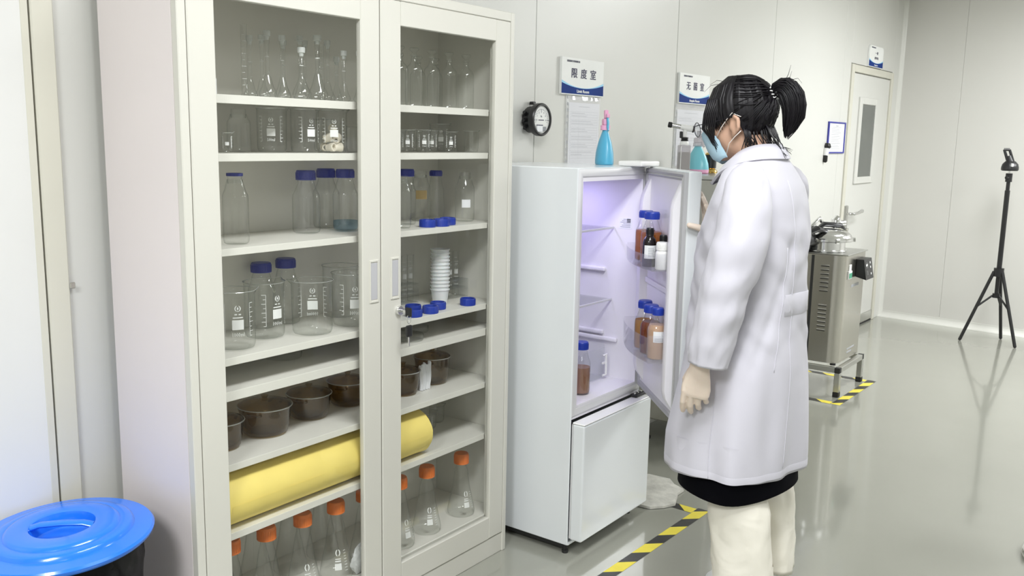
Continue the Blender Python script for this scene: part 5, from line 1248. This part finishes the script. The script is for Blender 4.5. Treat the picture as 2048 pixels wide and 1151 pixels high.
rpath = [(0.120, -0.030, 1.318), (0.172, -0.040, 1.268), (0.215, -0.012, 1.195), (0.246, 0.035, 1.105), (0.250, 0.095, 1.040), (0.215, 0.140, 1.055), (0.163, 0.178, 1.080)]
sleeve_mesh(rpath, [0.040, 0.060, 0.066, 0.064, 0.060, 0.052, 0.043], 0.82, 1.9).build('sleeve', M_coat, coat, autosmooth=False)
m = MB(); A_ = []
for k in range(33):
    a = -0.3+4.0*k/32; A_.append(Vector((-0.158-0.030*math.sin(a)*0.6, -0.055+0.082*math.cos(a), 1.205+0.098*math.sin(a))))
m.tube([p for p in A_ if p.z > 1.16], 0.0016, 6)
# collar with lapel points
m = MB(); rings = []
def collar(k_, q):
    t = 2*PI*k_/72; f = (1+math.sin(t))/2; f = f**2.4
    ri = [(0.057, 0.058, 1.362, -0.050), (0.061, 0.062, 1.392, -0.062), (0.068, 0.069, 1.398, -0.066), (0.094, 0.092, 1.382, -0.074), (0.116, 0.110, 1.358, -0.080)][q]
    pk = 0.030*math.exp(-((abs(t-PI/2)-0.35)/0.22)**2)*(q/4)
    bk_ = 1-0.17*sstep(0.1, -0.9, math.sin(t))*(q/4)
    return Vector((ri[0]*math.cos(t)*(1-0.05*(q == 4)), -0.006+ri[1]*bk_*math.sin(t)+0.004*f*(q > 1)+pk*0.45, ri[2]+ri[3]*f*0.86-pk*0.45))
m.loft([[collar(k, q) for k in range(72)] for q in range(5)], False)
m.loft([[collar(k, 4) for k in range(72)], [collar(k, 4)*1.0-Vector((0, 0, 0.003))-Vector((collar(k, 4).x, collar(k, 4).y, 0))*0.06 for k in range(72)]], False)
m.build('collar', M_coat, coat, autosmooth=False)
m = MB()                                                # back belt with its stitched ends
ts = [PI*1.35+PI*0.30*i/24 for i in range(25)]
m.loft([[coat_pt(0.930, t, 0.000) for t in ts], [coat_pt(0.932, t, 0.0014) for t in ts], [coat_pt(0.988, t, 0.0014) for t in ts], [coat_pt(0.990, t, 0.000) for t in ts]], False, False, False)
m.build('back_belt', M_coat, coat, autosmooth=False)
def seam(t0, t1, z0, z1, r=0.0014, n=40):
    m = MB(); m.tube([coat_pt(z0+(z1-z0)*i/n, t0+(t1-t0)*i/n, 0.0002) for i in range(n+1)], r, 6); m.build('seam', M_coat, coat, autosmooth=False)
seam(PI*1.36, PI*1.30, 1.12, 0.78); seam(PI*1.00, PI*1.02, 0.74, 0.475); seam(PI*1.42, PI*1.40, 1.30, 0.50)
m = MB(); m.loft([[coat_pt(0.4735, 2*PI*k/NT, 0.0004) for k in range(NT+1)], [coat_pt(0.492, 2*PI*k/NT, 0.0005) for k in range(NT+1)], [coat_pt(0.493, 2*PI*k/NT, 0.0001) for k in range(NT+1)]], False, False, False); m.build('hem', M_coat, coat, autosmooth=False)
m = MB()                                                # slanted pocket flap on the near side
ts = [PI*0.80+PI*0.14*i/10 for i in range(11)]
m.loft([[coat_pt(0.79-0.02*i/10, t, 0.001) for i, t in enumerate(ts)], [coat_pt(0.792-0.02*i/10, t, 0.004) for i, t in enumerate(ts)], [coat_pt(0.812-0.02*i/10, t, 0.004) for i, t in enumerate(ts)], [coat_pt(0.814-0.02*i/10, t, 0.001) for i, t in enumerate(ts)]], False, False, False); m.build('pocket_welt', M_coat, coat, autosmooth=False)
# black tunic showing below the hem, and its neckline
m = MB(); rings = []
for z, k_ in ((0.62, 0.74), (0.52, 0.82), (0.46, 0.89), (0.400, 0.91), (0.396, 0.90), (0.42, 0.88)):
    rings.append([Vector((0.228*k_*math.cos(t), -0.008+0.186*k_*math.sin(t), z+(0.018*sstep(-0.2, -1, math.sin(t))+0.006*math.sin(3*t) if z < 0.45 else 0))) for t in [2*PI*k/64 for k in range(64)]])
m.loft(rings, False); tu = m.build('tunic', M_tunic, wo, autosmooth=False)
m = MB(); m.loft([[Vector((r_*math.cos(t), -0.004+r_*math.sin(t), z-0.045*((1+math.sin(t))/2))) for t in [2*PI*k/40 for k in range(40)]] for r_, z in ((0.0555, 1.36), (0.0545, 1.398), (0.058, 1.399), (0.060, 1.37))], False); m.build('neckline', M_tunic, tu, autosmooth=False)
# wide cream trousers
m = MB()
for s in (-1, 1):
    rings = []
    for i in range(41):
        u_ = i/40; z = 0.66-(0.66-0.118)*u_
        cy, bb = (-0.030-0.028*sstep(0.0, 0.5, u_)-0.022*sstep(0.5, 1, u_)), 0.094-0.008*u_
        aa = 0.078+0.004*u_; tp = 0.76+0.24*sstep(0.43, 0.34, z); aa *= tp; bb *= tp; ring = []
        for k in range(48):
            t = 2*PI*k/48
            d = 0.004*math.sin(3*t+z*9+s)+0.006*noise.noise(Vector((math.cos(t)*1.8+s*5, math.sin(t)*1.8, z*7)))+0.004*noise.noise(Vector((math.cos(t)*4, math.sin(t)*4+z*9, z*20+s)))
            ring.append(Vector((0.094*s+(aa+d)*math.cos(t), cy+(bb+d)*math.sin(t), z+0.004*math.sin(2*t+s))))
        rings.append(ring)
    rings.append([Vector((0.094*s+(p.x-0.094*s)*0.96, -0.078+(p.y+0.078)*0.96, p.z+0.002)) for p in rings[-1]])
    rings.append([Vector((0.094*s+(p.x-0.094*s)*0.96, -0.078+(p.y+0.078)*0.96, p.z+0.08)) for p in rings[-1]])
    m.loft(rings, False)
m.build('trousers', M_trous, wo, autosmooth=False)
for s in (-1, 1):
    m = MB(); rings = []
    for y, w_, h_ in ((-0.128, 0.020, 0.035), (-0.118, 0.033, 0.062), (-0.07, 0.038, 0.070), (-0.01, 0.042, 0.062), (0.05, 0.045, 0.050), (0.095, 0.038, 0.038), (0.112, 0.018, 0.024)):
        rings.append([Vector((0.100*s+w_*math.cos(t), y, max(0.0, 0.001+h_*0.5+h_*0.5*math.sin(t)))) for t in [2*PI*k/20 for k in range(20)]])
    m.loft(rings, True); m.build('shoe', M_white, wo)
# gloves
def glove(wrist, fdir, dorsal, curl, spread, thumb, cuff_dir, L=1.0):
    Y = Vector(fdir).normalized(); Z = (Vector(dorsal)-Y*Vector(dorsal).dot(Y)).normalized(); X = Y.cross(Z)*thumb
    W_ = Vector(wrist); P = lambda x, y, z: W_+(X*x+Y*y+Z*z)*L
    m = MB(); N = 20
    sec = [(-0.085, 0.029, 0.027), (-0.03, 0.027, 0.021), (0.0, 0.0285, 0.0185), (0.03, 0.036, 0.0165), (0.054, 0.0405, 0.0150), (0.073, 0.0395, 0.0125), (0.082, 0.034, 0.009)]
    cd = Vector(cuff_dir).normalized()
    rings = []
    for y, a, b in sec:
        o = W_+cd*(-y)*L if y < 0 else P(0, y, 0)
        rings.append([o+(X*(a*math.cos(2*PI*k/N))+Z*(b*math.sin(2*PI*k/N)))*L for k in range(N)])
    m.loft(rings, True)
    for i, (x, ln, r) in enumerate(((0.0285, 0.076, 0.0090), (0.0095, 0.084, 0.0092), (-0.0095, 0.078, 0.0088), (-0.0275, 0.062, 0.0078))):
        c1, c2, c3 = curl[i]; y0 = 0.073-(0.006 if i in (0, 2) else 0)-(0.014 if i == 3 else 0)
        a = 0.0; p = P(x*0.95, y0-0.028, 0.0); pts = [p, P(x, y0, 0.002)]; q = Vector((x, y0, 0.002)); sx = spread*(1.5-i)*0.10
        for c_, f in ((c1, 0.46), (c2, 0.30), (c3, 0.24)):
            a += c_; q = q+Vector((sx*math.cos(a), math.cos(a), -math.sin(a)))*ln*f; pts.append(P(q.x, q.y, q.z))
        caps(m, pts, [r*L*k for k in (1.05, 1.06, 1.0, 0.95, 0.80)], 12)
    return m, P
lw = Vector((-0.268, 0.012, 0.792))
m, P = glove(lw, (-0.06, 0.10, -1.0), (-0.96, -0.22, 0.0), [(0.22, 0.35, 0.25), (0.36, 0.42, 0.3), (0.44, 0.45, 0.3), (0.55, 0.45, 0.3)], 0.2, 1, (0.02, -0.16, 1.0), 1.0)
# make sure the thumb side looks forward (+y)
fwd = (P(0.03, 0, 0)-P(-0.03, 0, 0)).y
sg = 1 if fwd > 0 else -1
caps(m, [P(sg*0.020, 0.012, -0.006), P(sg*0.034, 0.040, -0.020), P(sg*0.034, 0.066, -0.034), P(sg*0.028, 0.086, -0.040)], [0.0135, 0.0115, 0.0100, 0.0085])
g1 = remeshed(m, 0.0021, 3); g1.materials.append(M_glove); go = bpy.data.objects.new('glove', g1); COL.objects.link(go); go.parent = wo
rw = Vector((0.1458, 0.1900, 1.100))
dN = Vector((math.cos(DA)*0-math.sin(DA)*-1, -math.cos(DA), 0))   # outward normal of the door's outer face
m, P = glove(rw, (-0.16, 0.10, 1.0), dN, [(0.0, 0.14, 0.15), (0.02, 0.14, 0.15), (0.04, 0.16, 0.15), (0.06, 0.18, 0.15)], 0.3, 1, (0.14, -0.12, -0.10), 0.93)
k = Vector((-0.731, -0.682, 0.0)); CN = Vector((*on_door(-0.462, -0.040), 0))-Vector((PX, PY, 0))
sg = 1 if (P(0.03, 0, 0)-P(-0.03, 0, 0)).dot(k) > 0 else -1
caps(m, [P(sg*0.016, 0.012, -0.002), CN+k*0.0178+dN*0.024+Vector((0, 0, 1.128)), CN+k*0.0172-dN*0.012+Vector((0, 0, 1.140)), CN+k*0.0150-dN*0.038+Vector((0, 0, 1.146))], [0.0135, 0.0118, 0.0105, 0.0088])
g2 = remeshed(m, 0.0021, 3); g2.materials.append(M_glove); go = bpy.data.objects.new('glove', g2); COL.objects.link(go); go.parent = wo

# hair
RX, RY, RZ = 0.083, 0.098, 0.094; HZ = 0.026
def scalp(az, el, off=0.0):
    """az 0 = to her right (+x), 90 deg = face; el 0 = crown"""
    x = RX*math.sin(el)*math.cos(az); y = RY*math.sin(el)*math.sin(az)-0.004; z = HZ+RZ*math.cos(el)
    n = Vector((x/RX**2, (y+0.004)/RY**2, (z-HZ)/RZ**2)).normalized()
    return Vector((x, y, z))+n*off
def lowz(az):
    s = math.sin(az)
    tab = [(-1.0, -0.062), (-0.62, -0.064), (-0.40, -0.055), (-0.28, -0.030), (-0.20, -0.004), (0.05, 0.002), (0.30, -0.002), (0.6, -0.012), (1.0, -0.016)]
    return lerp_table(tab, s)[0]
m = MB(); NA, NE = 160, 26; rings = []
for j in range(NE+1):
    ring = []
    for k in range(NA):
        az = 2*PI*k/NA; zl = lowz(az); emax = math.acos(max(-1, min(1, (zl-HZ)/RZ)))
        el = 0.02+(emax-0.02)*j/NE
        gr_ = 0.0009*math.sin(az*52+3*noise.noise(Vector((math.cos(az)*3, math.sin(az)*3, el*2))))+0.0022*noise.noise(Vector((math.cos(az)*6, math.sin(az)*6, el*1.6)))+0.0012*math.sin(az*17+1.0)
        ring.append(HR @ scalp(az, el, 0.002+gr_*sstep(0, 0.3, el)))
    rings.append(ring)
top = HR @ scalp(0, 0, 0.003)
rings.insert(0, [top+(p-top)*0.05 for p in rings[0]])
inner = [HR @ (HR.inverted() @ p * 0.90) for p in rings[-1]]
rings.append(inner); m.loft(rings, True)
rnd = random.Random(3)
def lock(pts, r0, r1, flat=0.5, seg=7): 
    n = len(pts); m.tube([HR @ Vector(p) for p in pts], [max(0.0004, r0+(r1-r0)*(i/(n-1))**1.5) for i in range(n)], seg, True, flat)
for i in range(54):                                     # fringe combed forward
    az = PI*(0.07+0.86*i/53)+rnd.uniform(-0.03, 0.03); zl = lowz(az)
    e1 = math.acos((zl-HZ)/RZ); side = abs(math.cos(az)); pts = [scalp(az+0.10*(1-q)*(1 if az < PI/2 else -1), 0.35+(e1-0.35)*q, 0.0035+rnd.uniform(-0.001, 0.002)) for q in (0, 0.3, 0.6, 0.85, 1.0)]
    b = pts[-1]; ext_ = rnd.uniform(0.006, 0.026); pts.append(b+Vector((-b.x*0.10, -0.003, -ext_))); lock(pts, 0.0068, 0.0008)
for s in (-1, 1):                                        # longer side strands in front of the ear
    for k in range(7):
        y0 = 0.046+0.006*k; lock([(s*0.075, y0-0.02, 0.06), (s*0.079, y0-0.006, 0.02), (s*0.077, y0+0.004, -0.02), (s*(0.070-0.001*k), y0+0.010-0.004*k, -0.052-0.004*(k % 3)), (s*(0.064-0.001*k), y0-0.004*k, -0.074-0.006*(k % 4))], 0.0040, 0.0006)
for i in range(70):                                      # hair drawn back to the tie
    az = PI*(1.02+0.96*i/69); zl = lowz(az)+rnd.uniform(0, 0.05); e1 = math.acos(max(-1, (zl-HZ)/RZ)); tie = Vector((0, -0.096, 0.060))
    a_ = scalp(az, e1*0.98, 0.002); mid_ = scalp(az+(1.5*PI-az)*0.45, e1*0.98+(1.1-e1)*0.5, 0.005); lock([a_, a_.lerp(mid_, 0.5)*1.02, mid_, mid_.lerp(tie, 0.6)*1.02, tie], 0.0036, 0.002)
for i in range(40):                                      # strands from the temples swept over the ear
    s = -1 if i % 2 else 1; el = rnd.uniform(0.35, 1.62); az = (-0.10 if s > 0 else PI+0.10)
    P0 = scalp(az, el, 0.003); P1 = scalp(az-0.5*s, el+0.05, 0.005); P2 = scalp(az-1.05*s, el*0.9+0.15, 0.004); lock([P0, P1, P2, P2.lerp(Vector((0, -0.096, 0.060)), 0.5)*1.03, Vector((0, -0.096, 0.060))], 0.0036, 0.002)
for i in range(46):                                      # loose nape hair falling to the collar
    s = -1 if i % 3 else 1; f = rnd.random(); x0 = s*(0.064-0.056*f); y0 = -0.030-0.058*f
    ln = rnd.uniform(0.03, 0.105); lock([(x0, y0, -0.030), (x0*1.0, y0-0.004, -0.055), (x0*0.95+rnd.uniform(-.006, .006), y0+rnd.uniform(-0.022, 0.022), -0.055-ln*0.5), (x0*0.85+rnd.uniform(-.012, .012), y0-0.020+rnd.uniform(-0.040, 0.030), -0.055-ln)], 0.0021, 0.0003, 0.8, 6)
for i in range(9):                                       # the dark sweep of hair under the ponytail
    x0 = rnd.uniform(-0.03, 0.03); lock([(x0, -0.078, -0.02), (x0, -0.092, -0.055), (x0*0.9, -0.116+0.003*i, -0.085), (x0*0.8, -0.128-0.001*i, -0.13+0.004*i)], 0.0030, 0.0005, 0.8, 6)
# ponytail
tail = [Vector(p) for p in ((0, -0.098, 0.060), (0, -0.116, 0.068), (0, -0.138, 0.060), (0, -0.152, 0.026), (0, -0.149, -0.016), (0, -0.126, -0.060))]
def tail_pt(u):
    f = u*(len(tail)-1); i = min(int(f), len(tail)-2); t = f-i
    p0, p1, p2, p3 = tail[max(i-1, 0)], tail[i], tail[i+1], tail[min(i+2, len(tail)-1)]
    return 0.5*((2*p1)+(p2-p0)*t+(2*p0-5*p1+4*p2-p3)*t*t+(3*p1-p0-3*p2+p3)*t**3)
def tail_r(u): return lerp_table([(0, 0.012), (0.12, 0.020), (0.3, 0.030), (0.55, 0.033), (0.8, 0.028), (0.93, 0.016), (1.0, 0.005)], u)[0]
m.tube([HR @ tail_pt(i/24) for i in range(25)], [tail_r(i/24)*0.86 for i in range(25)], 18)
for i in range(170):
    a = rnd.uniform(0, 2*PI); q = rnd.uniform(0.75, 1.06); u1 = rnd.uniform(0.86, 1.04); pts = []
    for k in range(9):
        u = u1*k/8; c = tail_pt(min(u, 1.0)); r_ = tail_r(min(u, 1.0))*q; d = (tail_pt(min(u+0.02, 1))-tail_pt(max(min(u, 1)-0.02, 0))).normalized(); sx_ = Vector((1, 0, 0)); vv = d.cross(sx_).normalized()
        pts.append(c+(sx_*math.cos(a)+vv*math.sin(a))*r_+(Vector((0, 0, -0.25))*(u-1.0) if u > 1 else Vector((0, 0, 0))))
    lock(pts, 0.0024, 0.0006, 0.8, 5)
for pts in ([(0.0, -0.13, 0.085), (0, -0.142, 0.105), (0, -0.150, 0.128)], [(0.004, -0.128, 0.083), (0.004, -0.145, 0.098), (0.004, -0.150, 0.112)], [(0, -0.15, 0.088), (0, -0.168, 0.090), (0, -0.178, 0.075)], [(0.0, 0.045, 0.112), (0.0, 0.068, 0.118), (0, 0.090, 0.108)], [(-0.02, 0.055, 0.104), (-0.02, 0.078, 0.104), (-0.02, 0.100, 0.088)], [(-0.02, -0.160, 0.080), (-0.02, -0.180, 0.066), (-0.02, -0.19, 0.05)]):
    lock(pts, 0.0010, 0.0003, 0.8, 5)
m.build('hair', M_hair, wo, autosmooth=False)
# coiled hair tie, two beaded coils
ht = MB()
for k in range(2):
    c0 = Vector((0, -0.099-0.012*k, 0.060+0.005*k)); ax_ = Vector((0, -0.93, 0.35)).normalized(); e1 = Vector((1, 0, 0)); e2 = ax_.cross(e1)
    pts = []
    for i in range(97):
        a = 2*PI*i/96; b = a*11
        rr_ = 0.0165+0.0035*math.cos(b); pts.append(HR @ (c0+(e1*math.cos(a)+e2*math.sin(a))*rr_+ax_*(0.0035*math.sin(b))))
    ht.mi = 0; ht.tube(pts[:-1], 0.0016, 6, closed=True)
    ht.mi = 1; ht.tube([HR @ (c0+(e1*math.cos(a)+e2*math.sin(a))*0.0145) for a in [2*PI*i/28 for i in range(28)]], 0.0028, 6, closed=True)
ht.build('hair_tie', [M_white, M_black], wo, autosmooth=False)
# surgical mask with ear loops
m = MB(); prof = [(0.1095, -0.020, 0.052, -0.044), (0.118, -0.030, 0.050, -0.050), (0.1175, -0.042, 0.044, -0.056), (0.110, -0.062, 0.038, -0.072), (0.102, -0.084, 0.030, -0.086), (0.088, -0.108, 0.024, -0.098), (0.066, -0.121, 0.022, -0.106)]
rings = []
for off in (0.0, -0.0012):
    for yc, zc, ye, ze in (prof if off == 0 else prof[::-1]):
        ring = []
        for i in range(25):
            u_ = -1+2*i/24; w_ = 1-math.cos(u_*PI/2); x = 0.0655*math.sin(u_*PI/2)
            ring.append(HR @ Vector((x*(1+off*8), yc-(yc-ye)*w_**1.1+off, zc+(ze-zc)*abs(u_)**1.4+0.0015*math.sin(i*0.9))))
        rings.append(ring)
m.loft(rings, False, True, False); mk = m.build('face_mask', M_mask, wo, autosmooth=False)
for s in (-1, 1):
    m = MB(); m.tube([hp(0.0655*s, 0.050, -0.046), hp(0.074*s, 0.030, -0.022), hp(0.0795*s, 0.010, -0.002), hp(0.084*s, -0.008, 0.013), hp(0.080*s, -0.032, 0.000)], 0.0012, 6)
    m.tube([hp(0.0645*s, 0.024, -0.098), hp(0.072*s, 0.010, -0.068), hp(0.0775*s, -0.010, -0.052), hp(0.080*s, -0.030, -0.038)], 0.0012, 6); m.build('ear_loop', M_elastic, mk, autosmooth=False)
# spectacles
sp = MB()
for s in (-1, 1):
    sp.tube([hp(0.034*s+0.0245*math.cos(a), 0.1235-0.004*abs(math.cos(a)+s)*0.6, -0.018+0.0205*math.sin(a)) for a in [2*PI*i/32 for i in range(32)]], 0.0012, 6, closed=True)
    sp.tube([hp(0.058*s, 0.121, -0.010), hp(0.070*s, 0.100, -0.008), hp(0.0795*s, 0.03, -0.002), hp(0.083*s, -0.008, 0.006), hp(0.079*s, -0.03, -0.008)], 0.0013, 6)
sp.tube([hp(-0.011, 0.123, -0.014), hp(0, 0.126, -0.011), hp(0.011, 0.123, -0.014)], 0.0012, 6)
spo = sp.build('spectacles', M_wire, wo, autosmooth=False)
for s in (-1, 1):
    m = MB(); m.lathe([(0, 0), (0.0238, 0)], 28, mat=HR @ Matrix.Translation((0.034*s, 0.1225, -0.018)) @ R90X @ Matrix.Diagonal((1, 0.84, 1, 1))); m.build('lens', G_lens, spo, autosmooth=False)
